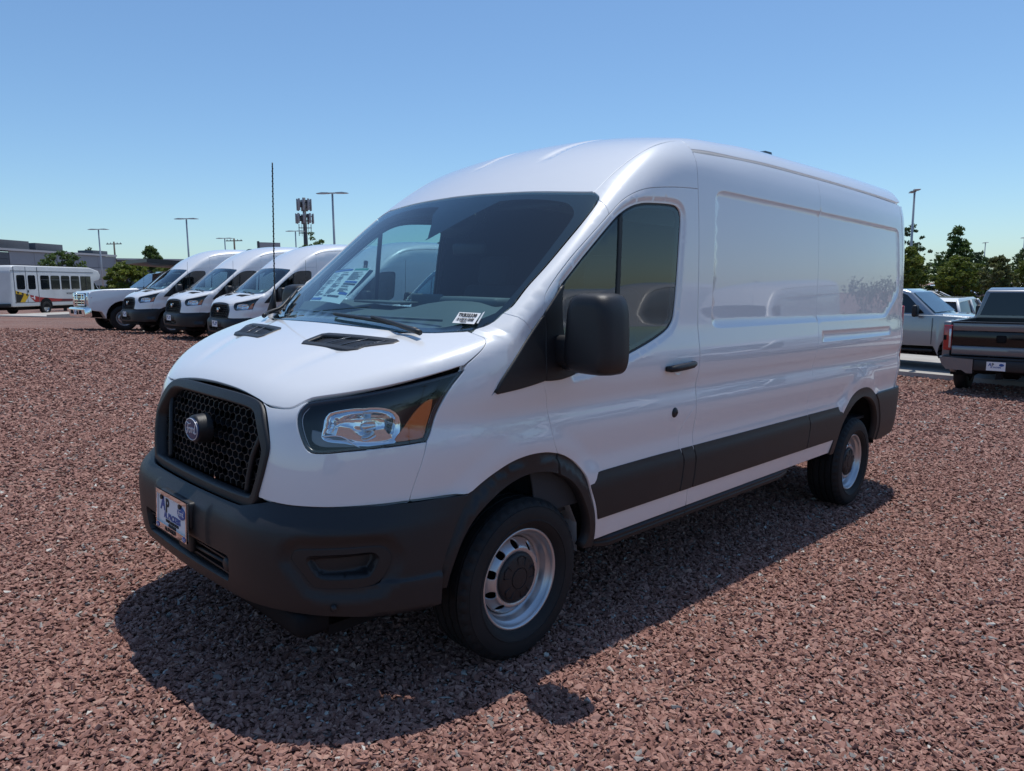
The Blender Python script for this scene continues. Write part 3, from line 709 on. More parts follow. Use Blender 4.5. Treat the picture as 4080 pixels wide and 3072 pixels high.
    bfe = [np.stack([np.linspace(1.0, 1.36, 18), np.full(18, z)], 1) * np.array([s, 1]) for z in (.51, .519, .528) for s in (1, -1)] if fine else []
    if fine: bfe += [np.stack([np.full(14, s * u), np.linspace(.57, .70, 14)], 1) for u in (.298, .308, .318) for s in (1, -1)]
    sheet('front_bumper', bo, m_cyl(F=G), sp * .8, BLACK_PL, root, holes=hl, feats=bfe, flange=.03, gap=.0015)
    if fine:
        for s in (1, -1):
            q = np.array([s, 1])
            sheet('fog_lamp_bezel', fo * q, m_cyl(F=bumper_field, d=-.016), .018, BLACK_PL, root, holes=[fi * q], flange=.03, gap=.003, bev=.005)
            c0 = fi.mean(0)
            def pocket(p, c0=c0):
                u = np.arctan2(np.abs(p[:, 1]), p[:, 0] - .2); s_ = sdf_poly(np.stack([u, p[:, 2]], 1), fi)
                w = np.clip((u - c0[0]) * 4 + .6, 0, 1)
                return -.016 - .052 * sstep(0, -.022, s_) * (.35 + .65 * w)
            sheet('fog_lamp_blank', fi * q, m_cyl(F=bumper_field, d=pocket), .010, BLACK_PL, root, flange=.0, gap=.001)
    b = MB(); b.box((.90, 0, .50), (.02, .98, .16))
    b.build('intake_backing', [BLACK_MATT], root)
    b = MB()
    for z in (.475, .525): b.box((.985, 0, z), (.04, .84, .007))
    for y in (-.3, -.1, .1, .3): b.box((.975, y, .50), (.03, .008, .10))
    b.tube([(1.002, .03, .498), (1.000, .22, .502), (.998, .345, .505)], .009, 8); b.build('intake_slat', [BLACK_PL], root)
    if fine:
        MB().lathe([(0, .012), (.02, .012), (.028, .004), (.030, -.01)], 24, c=(1.0, .365, .505), axis='x').build('tow_cap', [BLACK_PL], root)
        MB().lathe([(0, .006), (.011, .006), (.013, -.006)], 20, c=(.836, .838, .435), axis='x').build('parking_sensor', [BLACK_PL], root)
    # --- grille: frame, honeycomb, struts
    GO = [(0, 1.138), (.2, 1.137), (.325, 1.132), (.385, 1.125), (.425, 1.112), (.455, 1.088), (.49, 1.045), (.527, .99), (.534, .955), (.522, .88), (.498, .80), (.485, .768), (.462, .748), (.43, .740), (.2, .737), (0, .736)]
    GI = [(0, 1.108), (.2, 1.107), (.335, 1.103), (.385, 1.095), (.418, 1.075), (.472, 1.01), (.503, .968), (.507, .94), (.497, .87), (.474, .802), (.46, .782), (.43, .770), (.2, .765), (0, .765)]
    go, gi = half(smooth_poly([GO], .02), 0), half(smooth_poly([GI], .02), 0)
    sheet('grille_frame', go, m_front(d=.012), sp * .7, BLACK_PL, root, holes=[gi], flange=.05, gap=.001, bev=.007)
    # slats recessed behind the frame
    xo = lambda y, z: float(XN(z)) - .06 * y * y - .030 - .03 * max(0, abs(y) - .38)
    hb = hexgrid(-.52, .52, .76, 1.12, inset(gi, -.006), .047 if fine else .09, .0275 if fine else .055, xo, .0036 if fine else .008)
    hb.build('grille_honeycomb', [BLACK_PL], root)
    b = MB(); P = [(y, z) for y, z in resample(gi, .08)]
    b.add([(xo(y, z) - .035, y, z) for y, z in P], [tuple(range(len(P)))]); b.build('grille_backing', [BLACK_MATT], root)
    for s in (1, -1):
        st = smooth_open([(.455, 1.06), (.43, .99), (.40, .92), (.385, .85), (.375, .775)], 5)
        MB().tube([(float(XN(z)) - .06 * y * y - .026, s * y, z) for y, z in st], .012, 8).build('grille_strut', [BLACK_PL], root)
    # badge on its round housing
    ec = (.955, 0, .967)
    MB().lathe([(0, .0), (.050, 0), (.056, -.004), (.058, -.012), (.062, -.06)], 40, c=(.968, 0, .967), axis='x').build('badge_housing', [BLACK_PL], root)
    Rb = Matrix(((0, 0, 1), (1, 0, 0), (0, 1, 0)))
    if fine: oval_badge(root, (.968, 0, .967), Rb, .128, .094, OVAL_BLUE)
    else: MB().lathe([(0, .008), (.05, .006), (.056, 0)], 20, c=(.97, 0, .967), axis='x').build('badge', [CHROME_S], root)
    # --- headlamps
    hd = cyl(smooth_poly(HEADLAMP, .02))
    sheet('headlight', hd, m_cyl(d=-.002), sp, LENS_GLASS, root, mirror=True, flange=.012, gap=.005, bev=.003)
    lamps = [o for o in children(root) if o.name.split('.')[0] == 'headlight'][-2:]
    hdr = resample(hd, .02); hdr = hdr if area2(hdr) > 0 else hdr[::-1]
    bez = sheet('lamp_bezel', hd, m_cyl(d=-.006), sp, LAMP_DARK, None, holes=[inset(hdr, .011)], mirror=True, flange=.02, gap=.002)
    p2 = lambda pts: cyl(pts)
    back = sheet('lamp_housing', hd, m_cyl(d=-.088), sp * 1.5, LAMP_DARK, None, mirror=True, flange=0, gap=.002)
    BOWL = [(.806, .735, 1.083), (.800, .722, 1.055), (.803, .717, 1.025), (.795, .742, 1.01), (.75, .79, 1.005), (.72, .815, .998), (.67, .858, .996), (.62, .888, 1.00), (.598, .897, 1.015), (.585, .900, 1.055), (.585, .893, 1.098), (.61, .873, 1.125), (.65, .842, 1.133), (.69, .81, 1.132), (.74, .77, 1.124), (.785, .738, 1.110)]
    bo_ = cyl(smooth_poly([BOWL + BOWL[:1]], .02)); bc = bo_.mean(0)
    def bowl(p):
        u = np.arctan2(np.abs(p[:, 1]), p[:, 0] - .2); s_ = sdf_poly(np.stack([u, p[:, 2]], 1), bo_)
        d = -.022 - .055 * sstep(0, -.055, s_)
        return d + .012 * np.exp(-((u - bc[0] - .02) / .03) ** 2) * (p[:, 2] > 1.05)
    refl = sheet('lamp_reflector', bo_, m_cyl(d=bowl), .011 if fine else .03, CHROME, None, mirror=True, flange=0, gap=0)
    AMB = [(.47, .938, 1.158), (.492, .93, 1.150), (.525, .915, 1.118), (.565, .90, 1.065), (.60, .882, 1.018), (.585, .893, 1.012), (.55, .915, 1.016), (.512, .936, 1.022), (.498, .94, 1.06), (.482, .942, 1.105)]
    ao = cyl(smooth_poly([AMB + AMB[:1]], .02))
    amb = sheet('amber_reflector', ao, m_cyl(d=-.016), .014 if fine else .04, AMBER, None, mirror=True, flange=.012, gap=0)
    LOW = [(.838, .70, 1.045), (.84, .703, 1.01), (.82, .73, .992), (.77, .78, .992), (.70, .835, .996), (.73, .81, 1.012), (.78, .765, 1.03)]
    lo = cyl(smooth_poly([LOW + LOW[:1]], .02))
    low = sheet('lamp_lower_trim', lo, m_cyl(d=-.028), .014 if fine else .04, LAMP_GREY, None, mirror=True, flange=.02, gap=0)
    for L in (back, refl, amb, low, bez):
        for o, l in zip(L, lamps): o.parent = l
    if fine:
        for k, l in enumerate(lamps):      # the bright reflector edge and a bulb shield
            s = 1 if k == 0 else -1
            e = m_cyl(d=-.020)(cyl(smooth_open([(.80, .72, 1.028), (.775, .765, 1.032), (.75, .79, 1.024), (.725, .815, 1.0), (.69, .842, .985), (.64, .88, .99)], 6)))[0]
            MB().tube([(x, y * s, z) for x, y, z in e], .0028, 6).build('reflector_edge', [CHROME], l)
            MB().lathe([(0, .02), (.012, .02), (.016, 0), (.016, -.03)], 20, c=(.66, .79 * s, 1.06), axis='x').build('bulb_shield', [CHROME_S], l)
    # --- hood vents
    if fine:
        for s, vp in zip((1, -1), vents):
            fr = sheet('hood_vent', vp, m_top(d=.004), .02, BLACK_PL, root, holes=[inset(resample(vp, .02) if area2(vp) > 0 else resample(vp[::-1], .02), .013)], flange=.012, gap=-.004, bev=.004)[0]
            b = MB(); hole = inset(resample(vp, .02) if area2(vp) > 0 else resample(vp[::-1], .02), .012)
            cs = m_top(d=-.004)
            for k in range(14):
                x = .560 - k * .0115
                ys = np.linspace(.15, .66, 150) * s; q = np.stack([np.full(150, x), ys], 1); q = q[inside(q, hole)]
                if len(q) < 4: continue
                e = cs(q[[0, -1]])[0]; b.box((e[0] + e[1]) / 2, (.008, abs(e[1][1] - e[0][1]), .0025), Matrix.Rotation(.5, 3, 'Y'))
            b.build('vent_slat', [BLACK_PL], fr)
            b = MB()
            for k, y in enumerate((.30, .39, .48)):
                q = np.stack([np.linspace(.58, .40, 90), s * (y + (.576 - np.linspace(.58, .40, 90)) * .62)], 1); q = q[inside(q, hole)]
                if len(q) > 3:
                    e = m_top(d=.001)(q[[0, len(q) // 2, -1]])[0]; b.tube(list(map(tuple, e)), .0022, 6)
            b.build('vent_rib', [LAMP_GREY], fr)
            e = cs(hole[::2])[0]; MB().add([(x, y, z - .03) for x, y, z in e], [tuple(range(len(e)))]).build('vent_well', [BLACK_MATT], fr)
    else:
        for s, vp in zip((1, -1), vents): sheet('hood_vent', vp, m_top(d=.004), .05, BLACK_MATT, root, flange=.01, gap=0)
    # --- glass
    ae = np.array(smooth_open([(.06, 1.468), (.02, 1.497), (-.07, 1.572), (-.198, 1.676), (-.4, 1.846), (-.555, 1.975)][::-1], 4)); ae3 = m_side(feat=False)(ae)[0]
    WSS = [(-.573, .845)] + [(p[0], p[1]) for p in ae3] + [(.101, .862), (.138, .832), (.165, .80), (.205, .75), (.255, .69), (.293, .60), (.325, .40), (.337, .2), (.34, 0)]
    wl = np.vstack([smooth_open(WS_TOP, 4)[:-1] if False else np.array(WS_TOP[:-1]), np.array(WSS)])
    wl = half(wl)
    sheet('windshield', wl, m_top(d=-.003), big, WS_GLASS, root, flange=.006, gap=.004)
    ws = [o for o in children(root) if o.name.split('.')[0] == 'windshield'][-1]
    wo = resample(wl, .03); wo = wo if area2(wo) > 0 else wo[::-1]
    # printed dark border with the camera patch
    inn = inset(wo, .001); WSI = [(-.50, 0), (-.50, .06), (-.49, .17)]
    LH = [(-.512, .62), (-.507, .72), (-.47, .785), (-.42, .805), (-.30, .818), (-.1, .834), (.03, .836), (.075, .818), (.12, .76), (.18, .66), (.225, .55), (.252, .38), (.264, .2), (.268, 0)]
    ih = smooth_poly([[(-.478, .292), (-.50, .45)] + LH + [(x, -y) for x, y in LH[-2::-1]] + [(-.50, -.45), (-.475, -.25), (-.46, -.165)], [(-.46, -.165), (-.40, -.145), (-.346, -.085), (-.235, .02)], [(-.235, .02), (-.225, .04), (-.478, .292)]], .03)
    sheet('frit_border', inn, m_top(d=-.009), big, FRIT, ws, holes=[ih], flange=0, gap=.003)
    pane = sheet('door_window', inset(DLO if area2(DLO) > 0 else DLO[::-1], .012), m_side(d=-.016, feat=False), big, TINT_GLASS, root, mirror=True, flange=.004, gap=0)
    dlo = DLO if area2(DLO) > 0 else DLO[::-1]
    sheet('window_seal', dlo, m_side(d=-.008), sp, RUBBER_SEAL, root, holes=[inset(resample(dlo, .02), .022 if fine else .03)], mirror=True, flange=.014, gap=-.001, bev=.003)
    sheet('window_bar', np.array([(-.612, 1.895), (-.636, 1.915), (-.596, 1.245), (-.572, 1.240)]), m_side(d=-.010, feat=False), sp, RUBBER_SEAL, root, mirror=True, flange=.012, gap=0)
    # --- mirror sail panels and mirrors
    sheet('mirror_sail', S2([[(.214, 1.172), (.16, 1.238), (-.074, 1.456)], [(-.074, 1.456), (-.080, 1.40), (-.066, 1.30), (-.062, 1.197)], [(-.062, 1.197), (.07, 1.178), (.205, 1.166)], [(.205, 1.166), (.214, 1.172)]]), m_side(d=lambda p: 0.0 if False else 0.0, feat=False) if False else m_side(F=offs(field, .012), feat=False), sp, BLACK_PL, root, mirror=True, flange=.02, gap=.001, bev=.006)
    sheet('mirror_sail', S2([[(-.082, 1.463), (-.198, 1.580)], [(-.198, 1.580), (-.186, 1.52), (-.196, 1.371), (-.25, 1.210)], [(-.25, 1.210), (-.16, 1.196), (-.068, 1.196)], [(-.068, 1.196), (-.073, 1.30), (-.088, 1.40), (-.082, 1.463)]]), m_side(F=offs(field, .012), feat=False), sp, BLACK_PL, root, mirror=True, flange=.02, gap=.001, bev=.006)
    for s in (1, -1):
        make_mirror(root, s, fine)
    # --- lights, lock, handle, aerial, roof fin
    if fine:
        for s in (1, -1):
            hc = m_side()(np.array([[-1.075, 1.186]]))[0][0]
            MB().lathe([(0, -.010), (.030, -.006), (.043, .0015), (.045, .001)], 36, c=(hc[0] - .005, hc[1] * s, hc[2]), axis='y' if s > 0 else 'y').build('handle_cup', [W_PAINT], root)
            y = (hc[1] + .030) * s
            h = MB(); h.tube([(-.968, (hc[1] + .0) * s, 1.182), (-.978, y - .006 * s, 1.183), (-1.02, y, 1.185), (-1.10, y + .002 * s, 1.189), (-1.17, y, 1.193), (-1.205, y - .012 * s, 1.195), (-1.212, (hc[1] - .002) * s, 1.195)], [.013, .017, .0185, .0185, .0175, .016, .012], 12)
            h.build('door_handle', [BLACK_PL], root)
            lc = m_side()(np.array([[-1.075, .950]]))[0][0]
            lk = MB(); lk.lathe([(0, .010), (.012, .010), (.020, .007), (.026, .001), (.027, -.004)], 28, c=(lc[0], lc[1], lc[2])); lk.lathe([(0, .013), (.006, .013), (.007, .009)], 14, c=(lc[0] - .006, lc[1], lc[2]))
            if s > 0: lk.build('door_lock', [BLACK_PL], root)
    # aerial on the right front fender
    ab = (.165, -.868, 1.385)
    a = MB(); a.tube([ab, (.150, -.872, 1.47), (.140, -.874, 1.53)], [.030, .014, .006], 12)
    pts = [(.140 - .010 * t, -.874 - .012 * t, 1.53 + .69 * t) for t in np.linspace(0, 1, 40)]; a.tube(pts, .0036, 8)
    if fine:
        hx = [(.140 - .010 * t + .004 * math.cos(t * 150), -.874 - .012 * t + .004 * math.sin(t * 150), 1.55 + .65 * t) for t in np.linspace(0, 1, 420)]; a.tube(hx, .0018, 4)
    a.build('aerial', [BLACK_PL], root)
    MB().lathe([(.03, 0), (.028, .02), (0, .03)], 10, c=(-2.30, .0, 2.50 if hr == 0 else 2.735), axis='z').build('roof_marker', [BLACK_PL], root) if not fine else None
    zf = float(m_top()(np.array([[-2.86, .50]]))[0][0, 2]) - .008
    f = MB(); fp = [(-2.73, 0), (-2.78, .035), (-2.83, .055), (-2.93, .058), (-2.945, -.01)]
    f.prism([(x, z) for x, z in fp], -.032, .032, lambda u, v, w: (u, .50 + w * (1 - v * 5), zf + v)); f.build('roof_fin', [BLACK_GLOSS], root)
    ctp = np.array([(.178, 1.398), (.085, 1.452), (.005, 1.512), (-.035, 1.545), (-.045, 1.535), (.02, 1.470), (.09, 1.418), (.150, 1.392)])
    sheet('cowl_corner_trim', ctp, m_side(d=.006, feat=False), sp, BLACK_PL, root, flange=.008, gap=0) if fine else None
    for o in [c for c in children(root) if c.name.split('.')[0] == 'cowl_corner_trim']:
        for v in o.data.vertices: v.co.y *= -1
        o.data.flip_normals()
    # --- wipers and cowl
    b = MB(); cw = [(.345, y) for y in np.linspace(-.72, .72, 25)]
    inner = m_top(d=-.02)(np.array([(.335 - .15 * abs(y) ** 2.4, y) for y in np.linspace(-.76, .76, 31)]))[0]; outr = m_top(d=-.035)(np.array([(.385 - .20 * abs(y) ** 2.2, y) for y in np.linspace(-.76, .76, 31)]))[0]
    b.add([tuple(p) for p in inner] + [tuple(p) for p in outr], [(i, i + 1, 31 + i + 1, 31 + i) for i in range(30)], 0, True); b.build('cowl_panel', [BLACK_MATT], root)
    mt = m_top(d=.012)
    for s, bl in ((1, [(.300, .62), (.292, .45), (.285, .25), (.275, .05), (.262, -.06)]), (-1, [(.02, -.845), (.075, -.80), (.135, -.755), (.19, -.68)])):
        bl3 = [tuple(p) for p in mt(np.array(smooth_open(bl, 5)))[0]]
        w = MB(); w.tube(bl3, .008, 6); w.build('wiper_blade', [BLACK_PL], root)
        if s > 0: arm = [(.345, .70), (.325, .55), (.300, .38), (.285, .28)]
        else: arm = [(.345, -.60), (.27, -.70), (.17, -.735), (.10, -.775)]
        a3 = m_top(d=.024)(np.array(smooth_open(arm, 4)))[0]
        MB().tube([tuple(p) for p in a3], [.012 - .006 * i / len(a3) for i in range(len(a3))], 6).build('wiper_arm', [BLACK_PL], root)
    # --- sills, steps, liners, underbody
    for s in (1, -1):
        st = MB(); sec = [(.90, .400), (.958, .402), (.972, .392), (.970, .380), (.956, .376), (.962, .366), (.958, .346), (.940, .337), (.88, .340)]
        xs = [-.47, -.50, -.56, -.9, -1.27, -1.2701]; 
        def prof(x, k=1.0): return [(x, s * (.88 + (y - .88) * k), .40 - (.40 - z) * k) for y, z in sec]
        R = [prof(-.468, .35), prof(-.52, .8), prof(-.60, 1), prof(-1.0, 1), prof(-1.283, 1)]
        R2 = [prof(-1.287, 1), prof(-2.0, 1), prof(-2.45, 1), prof(-2.58, .85), prof(-2.70, .42), prof(-3.23, .40)]
        for RR in (R, R2):
            n = len(sec); st.add([p for r in RR for p in r], [(i * n + k, i * n + k + 1, (i + 1) * n + k + 1, (i + 1) * n + k) for i in range(len(RR) - 1) for k in range(n - 1)], 0, False)
        st.build('side_step', [BLACK_PL], root, sharp=20)
        for wx, wz in ((0, .41), (-3.76, .40)):
            wa = MB(); n = 22; rr = .435 if wx == 0 else .47
            A = [math.radians(-8 + 196 * k / (n - 1)) for k in range(n)]
            vs = [(wx + rr * math.cos(t), s * .955, wz + rr * math.sin(t) * .95) for t in A] + [(wx + rr * math.cos(t), s * .60, wz + rr * math.sin(t) * .95) for t in A] + [(wx + .1 * math.cos(t), s * .60, wz + .1 * math.sin(t)) for t in A]
            wa.add(vs, [(k, k + 1, n + k + 1, n + k) for k in range(n - 1)] + [(n + k, n + k + 1, 2 * n + k + 1, 2 * n + k) for k in range(n - 1)], 0, True)
            if wx == 0 and fine:
                for k in range(7):
                    t = math.radians(100 + k * 9); c = (math.cos(t) * (rr - .012) + wx, s * .78, wz + math.sin(t) * (rr - .012) * .95)
                    wa.box(c, (.012, .30, .02), Matrix.Rotation(-t, 3, 'Y'))
            wa.build('wheel_housing', [BLACK_MATT], root)
        if fine:   # painted return of the door aperture seen behind the front wheel
            MB().add([(-.30, s * .93, .66), (-.39, s * .93, .50), (-.40, s * .93, .36), (-.33, s * .80, .66), (-.42, s * .80, .50), (-.43, s * .80, .36)], [(0, 1, 4, 3), (1, 2, 5, 4)]).build('sill_return', [W_PAINT], root)
    u = MB(); u.box((-2.0, 0, .36), (5.6, 1.5, .14)); u.box((.72, 0, .45), (.30, 1.20, .2)); u.box((.62, 0, .35), (.60, 1.50, .10), bev=.03); u.tube([(0, -.75, .33), (0, .75, .33)], .05); u.tube([(-3.749, -.75, .27), (-3.749, .75, .27)], .07)
    u.box((-1.9, .55, .30), (1.6, .35, .16)); u.tube([(-.4, -.4, .3), (-3.2, -.4, .3)], .04); u.build('underbody', [BLACK_MATT], root)
    ra = [(math.atan2(.975, -(x + 4.0)), z) for x, z in ARCH_R_OUT2]
    rp = half(S2([[(0, .40), (.6, .40), (1.05, .375), (1.25, .365), ra[-1]], ra[::-1], [ra[0], (1.40, .772), (1.0, .774), (.5, .772), (0, .77)]]), 0)
    sheet('rear_bumper', rp, m_cyl(F=offs(field, .022), ax=-4.0, rear=True), big, BLACK_PL, root, flange=.03, gap=.001, bev=.006)
    # --- cab inside
    cab_interior(root, fine, hr)
    # --- wheels (axle heights follow the van's slight nose-down stance)
    for s in (1, -1):
        make_wheel(root, 0, .952 * s, .345, s, fine)
        make_wheel(root, -3.749, .952 * s, .345 - .0885, s, fine)
    HR = 0
    return root
def make_mirror(root, s, fine):
    m_ = bpy.data.objects.new('door_mirror', None); COL.objects.link(m_); m_.parent = root; m_.location = (-.17, 1.165 * s, 1.39)
    # housing: rounded shell, wider at the foot, lofted from rounded rectangles front to back
    def ring(x, wy, z0, z1, shear, n=48, e=4.6):
        out = []
        for k in range(n):
            t = 2 * math.pi * k / n; c, q = math.cos(t), math.sin(t)
            yy = wy * abs(c) ** (2 / e) * (1 if c > 0 else -1); zz = abs(q) ** (2 / e) * (1 if q > 0 else -1)
            z = (z0 + z1) / 2 + zz * (z1 - z0) / 2
            f = (z - z0) / (z1 - z0); yy = yy * (1.0 - .15 * f * f); out.append((x, (yy + shear * (f - .4)) * s, z))
        return out
    R = [ring(.070, .075, -.110, .110, 0), ring(.066, .094, -.136, .140, 0), ring(.052, .111, -.152, .156, 0), ring(.02, .120, -.161, .164, 0), ring(-.03, .124, -.164, .166, 0), ring(-.075, .124, -.163, .165, 0), ring(-.082, .119, -.158, .160, 0), ring(-.078, .112, -.150, .152, 0)]
    n = 48; b = MB(); vs = [p for r in R for p in r]
    fs = [(i * n + k, i * n + (k + 1) % n, (i + 1) * n + (k + 1) % n, (i + 1) * n + k) for i in range(len(R) - 1) for k in range(n)] + [tuple(range(n))]
    b.add(vs, fs, 0, True); b.build('mirror_housing', [BLACK_PL], m_)
    g = MB(); r = ring(-.077, .111, -.149, .151, 0); g.add(r, [tuple(range(n))]); g.build('mirror_glass', [CHROME], m_)
    a = MB(); a.box((.0, -.125 * s, -.075), (.085, .14, .125), bev=.022); a.box((-.005, -.10 * s, -.125), (.07, .10, .06), bev=.015); a.build('mirror_arm', [BLACK_PL], m_)
    return m_
def cab_interior(root, fine, hr):
    # dashboard: a swept section across the cab
    sec = [(.27, 1.375), (.13, 1.425), (-.02, 1.462), (-.17, 1.478), (-.235, 1.465), (-.255, 1.40), (-.21, 1.20), (-.16, .95), (-.10, .80)]
    d = MB(); ys = np.linspace(-.84, .84, 29); n = len(sec)
    def dz(y, i): return (.028 * math.exp(-((y - .42) / .2) ** 4) - .02 * math.exp(-((y + .12) / .26) ** 6)) if i in (2, 3, 4) else 0
    d.add([(x - .14 * abs(y) ** 2.2 * (i < 2), y, z + dz(y, i) - .05 * max(0, abs(y) - .7) * (i < 2) * 4) for y in ys for i, (x, z) in enumerate(sec)], [(j * n + i, j * n + i + 1, (j + 1) * n + i + 1, (j + 1) * n + i) for j in range(28) for i in range(n - 1)], 0, True)
    if fine:
        d.tube([(.15, -.6, 1.425), (.185, 0, 1.420), (.15, .6, 1.425)], .006, 6); d.box((-.12, -.18, 1.478), (.17, .34, .012), bev=.005)
        d.box((-.20, .44, 1.495), (.15, .40, .05), bev=.02); d.box((-.27, -.02, 1.45), (.02, .26, .15), bev=.01)
    d.build('dashboard', [DASH], root)
    w = MB(); R = Matrix.Rotation(math.radians(-62), 3, 'Y'); c = Vector((-.45, .44, 1.30))
    ringp = [c + R @ Vector((.19 * math.cos(t), .19 * math.sin(t), 0)) for t in np.linspace(0, 2 * math.pi, 33)]
    w.tube(ringp, .016, 8, cap=False); w.tube([c, c + R @ Vector((0, 0, -.2))], .03, 8); w.box(c, (.13, .11, .04), R, bev=.015)
    for t in (.3, math.pi - .3, -math.pi / 2): w.tube([c, c + R @ Vector((.18 * math.cos(t + 1.57), .18 * math.sin(t + 1.57), 0))], .014, 6)
    w.build('steering_wheel', [BLACK_PL], root)
    for y in (.44, -.44):
        s = MB(); s.box((-.86, y, .93), (.50, .50, .16), bev=.05); s.box((-1.10, y, 1.27), (.14, .48, .62), Matrix.Rotation(-.22, 3, 'Y'), bev=.05); s.box((-1.17, y, 1.66), (.10, .26, .20), Matrix.Rotation(-.15, 3, 'Y'), bev=.04)
        s.build('seat', [CLOTH], root)
    # dark linings, so that the cab does not look into bare paint
    hole = inset(resample(DLO if area2(DLO) > 0 else DLO[::-1], .04), -.012)
    lin = smooth_poly([[(-1.5, .60), (-1.5, 2.02)], [(-1.5, 2.02), (-.75, 1.955), (-.55, 1.83), (-.3, 1.63), (-.05, 1.42)], [(-.05, 1.42), (.0, 1.2), (-.1, .60)], [(-.1, .60), (-1.5, .60)]], .06)
    sheet('door_lining', lin, m_side(d=-.045, feat=False), .09, TRIM, root, holes=[hole], mirror=True, flange=.008, gap=0)
    lin2 = np.array([(-1.5, .6), (-1.5, 2.15), (-4.5, 2.15), (-4.5, .85), (-3.2, .85), (-3.2, .6)])
    sheet('cargo_lining', lin2, m_side(d=-.05, feat=False), .3, TRIM, root, mirror=True, flange=.008, gap=0)
    hl = half([[(-.66, 0), (-.68, .5), (-.72, .70)], [(-.72, .70), (-4.6, .70)], [(-4.6, .70), (-4.6, 0)]])
    sheet('headliner', hl, m_top(d=-.06), .2, TRIM, root, flange=.008, gap=0)
    b = MB(); b.box((-2.2, 0, .56), (4.7, 1.75, .02)); b.box((-4.78, 0, 1.4), (.02, 1.6, 1.7)); b.box((-.15, 0, .75), (.03, 1.7, .5)); b.build('cab_floor', [TRIM], root)
    if fine:
        # overhead: camera pod behind the glass, visors, partition edge
        m1 = MB(); z = float(m_top()(np.array([[-.46, 0]]))[0][0, 2]); m1.box((-.49, 0, z - .10), (.20, .20, .07), Matrix.Rotation(.66, 3, 'Y'), bev=.02); m1.tube([(-.47, 0, z - .10), (-.53, 0, z - .19)], .012)
        m1.box((-.54, 0, z - .235), (.035, .25, .07), Matrix.Rotation(.1, 3, 'Y'), bev=.015); m1.build('rear_view_mirror', [BLACK_PL], root)
        for y in (.40, -.42): MB().box((-.63, y, 2.00), (.17, .46, .022), Matrix.Rotation(.42, 3, 'Y'), bev=.008).build('sun_visor', [TRIM], root)
        MB().tube([(-.42, -.80, 1.70), (-.40, -.775, 1.66), (-.28, -.775, 1.56), (-.24, -.80, 1.52)], .014, 8).build('grab_handle', [BLACK_PL], root)
# ------------------------------------------------------------------ ground
def ground_z(x, y):
    x = np.asarray(x, float); y = np.asarray(y, float)
    hx = np.where(x > 14, .623, np.where(x > -14.5, .0445 * x, -.645))
    return hx - .0227 * np.clip(y, -20, 14)
def gz(x, y): return float(ground_z(x, y))
def gravel_material(name, scale_a, far=False):
    M = bpy.data.materials.new(name); M.use_nodes = True; t = M.node_tree; b = t.nodes['Principled BSDF']
    L = t.links.new; N = t.nodes.new
    tc = N('ShaderNodeTexCoord')
    def vor(scale, feat='F1'):
        v = N('ShaderNodeTexVoronoi'); v.inputs['Scale'].default_value = scale; v.feature = feat; L(tc.outputs['Object'], v.inputs['Vector']); return v
    def ramp(stops):
        r = N('ShaderNodeValToRGB'); e = r.color_ramp.elements
        while len(e) < len(stops): e.new(.5)
        for k, (p, c) in zip(e, stops): k.position = p; k.color = (*c, 1)
        return r
    v1 = vor(scale_a); s = N('ShaderNodeSeparateColor'); L(v1.outputs['Color'], s.inputs[0])
    r1 = ramp([(0, (.15, .075, .060)), (.3, (.22, .115, .092)), (.6, (.27, .15, .12)), (.82, (.31, .185, .15)), (.96, (.28, .21, .18)), (1, (.42, .38, .34))]); r1.color_ramp.interpolation = 'CONSTANT' if False else 'LINEAR'
    L(s.outputs[0], r1.inputs[0])
    n = N('ShaderNodeTexNoise'); n.inputs['Scale'].default_value = .35; n.inputs['Detail'].default_value = 6; n.inputs['Roughness'].default_value = .6; L(tc.outputs['Object'], n.inputs['Vector'])
    r2 = ramp([(.35, (.80, .80, .82)), (.65, (1.16, 1.12, 1.10))]); L(n.outputs['Fac'], r2.inputs[0])
    mx = N('ShaderNodeMix'); mx.data_type = 'RGBA'; mx.blend_type = 'MULTIPLY'; mx.inputs[0].default_value = 1; L(r1.outputs[0], mx.inputs[6]); L(r2.outputs[0], mx.inputs[7])
    # patches where paler dust and grey stone lie between the red
    n2 = N('ShaderNodeTexNoise'); n2.inputs['Scale'].default_value = .11; n2.inputs['Detail'].default_value = 4; L(tc.outputs['Object'], n2.inputs['Vector'])
    r3 = ramp([(.47, (0, 0, 0)), (.62, (.55, .55, .55))]); L(n2.outputs['Fac'], r3.inputs[0])
    mg = N('ShaderNodeMix'); mg.data_type = 'RGBA'; L(r3.outputs[0], mg.inputs[0]); L(mx.outputs[2], mg.inputs[6]); mg.inputs[7].default_value = (.30, .21, .175, 1)
    L(mg.outputs[2], b.inputs['Base Color']); b.inputs['Roughness'].default_value = .88; b.inputs['Specular IOR Level'].default_value = .25
    v2 = vor(scale_a * .9); v3 = vor(scale_a * 2.3)
    ad = N('ShaderNodeMath'); ad.operation = 'MULTIPLY_ADD'; L(v3.outputs['Distance'], ad.inputs[0]); ad.inputs[1].default_value = .4; L(v1.outputs['Distance'], ad.inputs[2])
    bp = N('ShaderNodeBump'); bp.inputs['Strength'].default_value = 1.0; bp.inputs['Distance'].default_value = .03; bp.invert = True
    L(ad.outputs[0], bp.inputs['Height']); L(bp.outputs[0], b.inputs['Normal'])
    return M
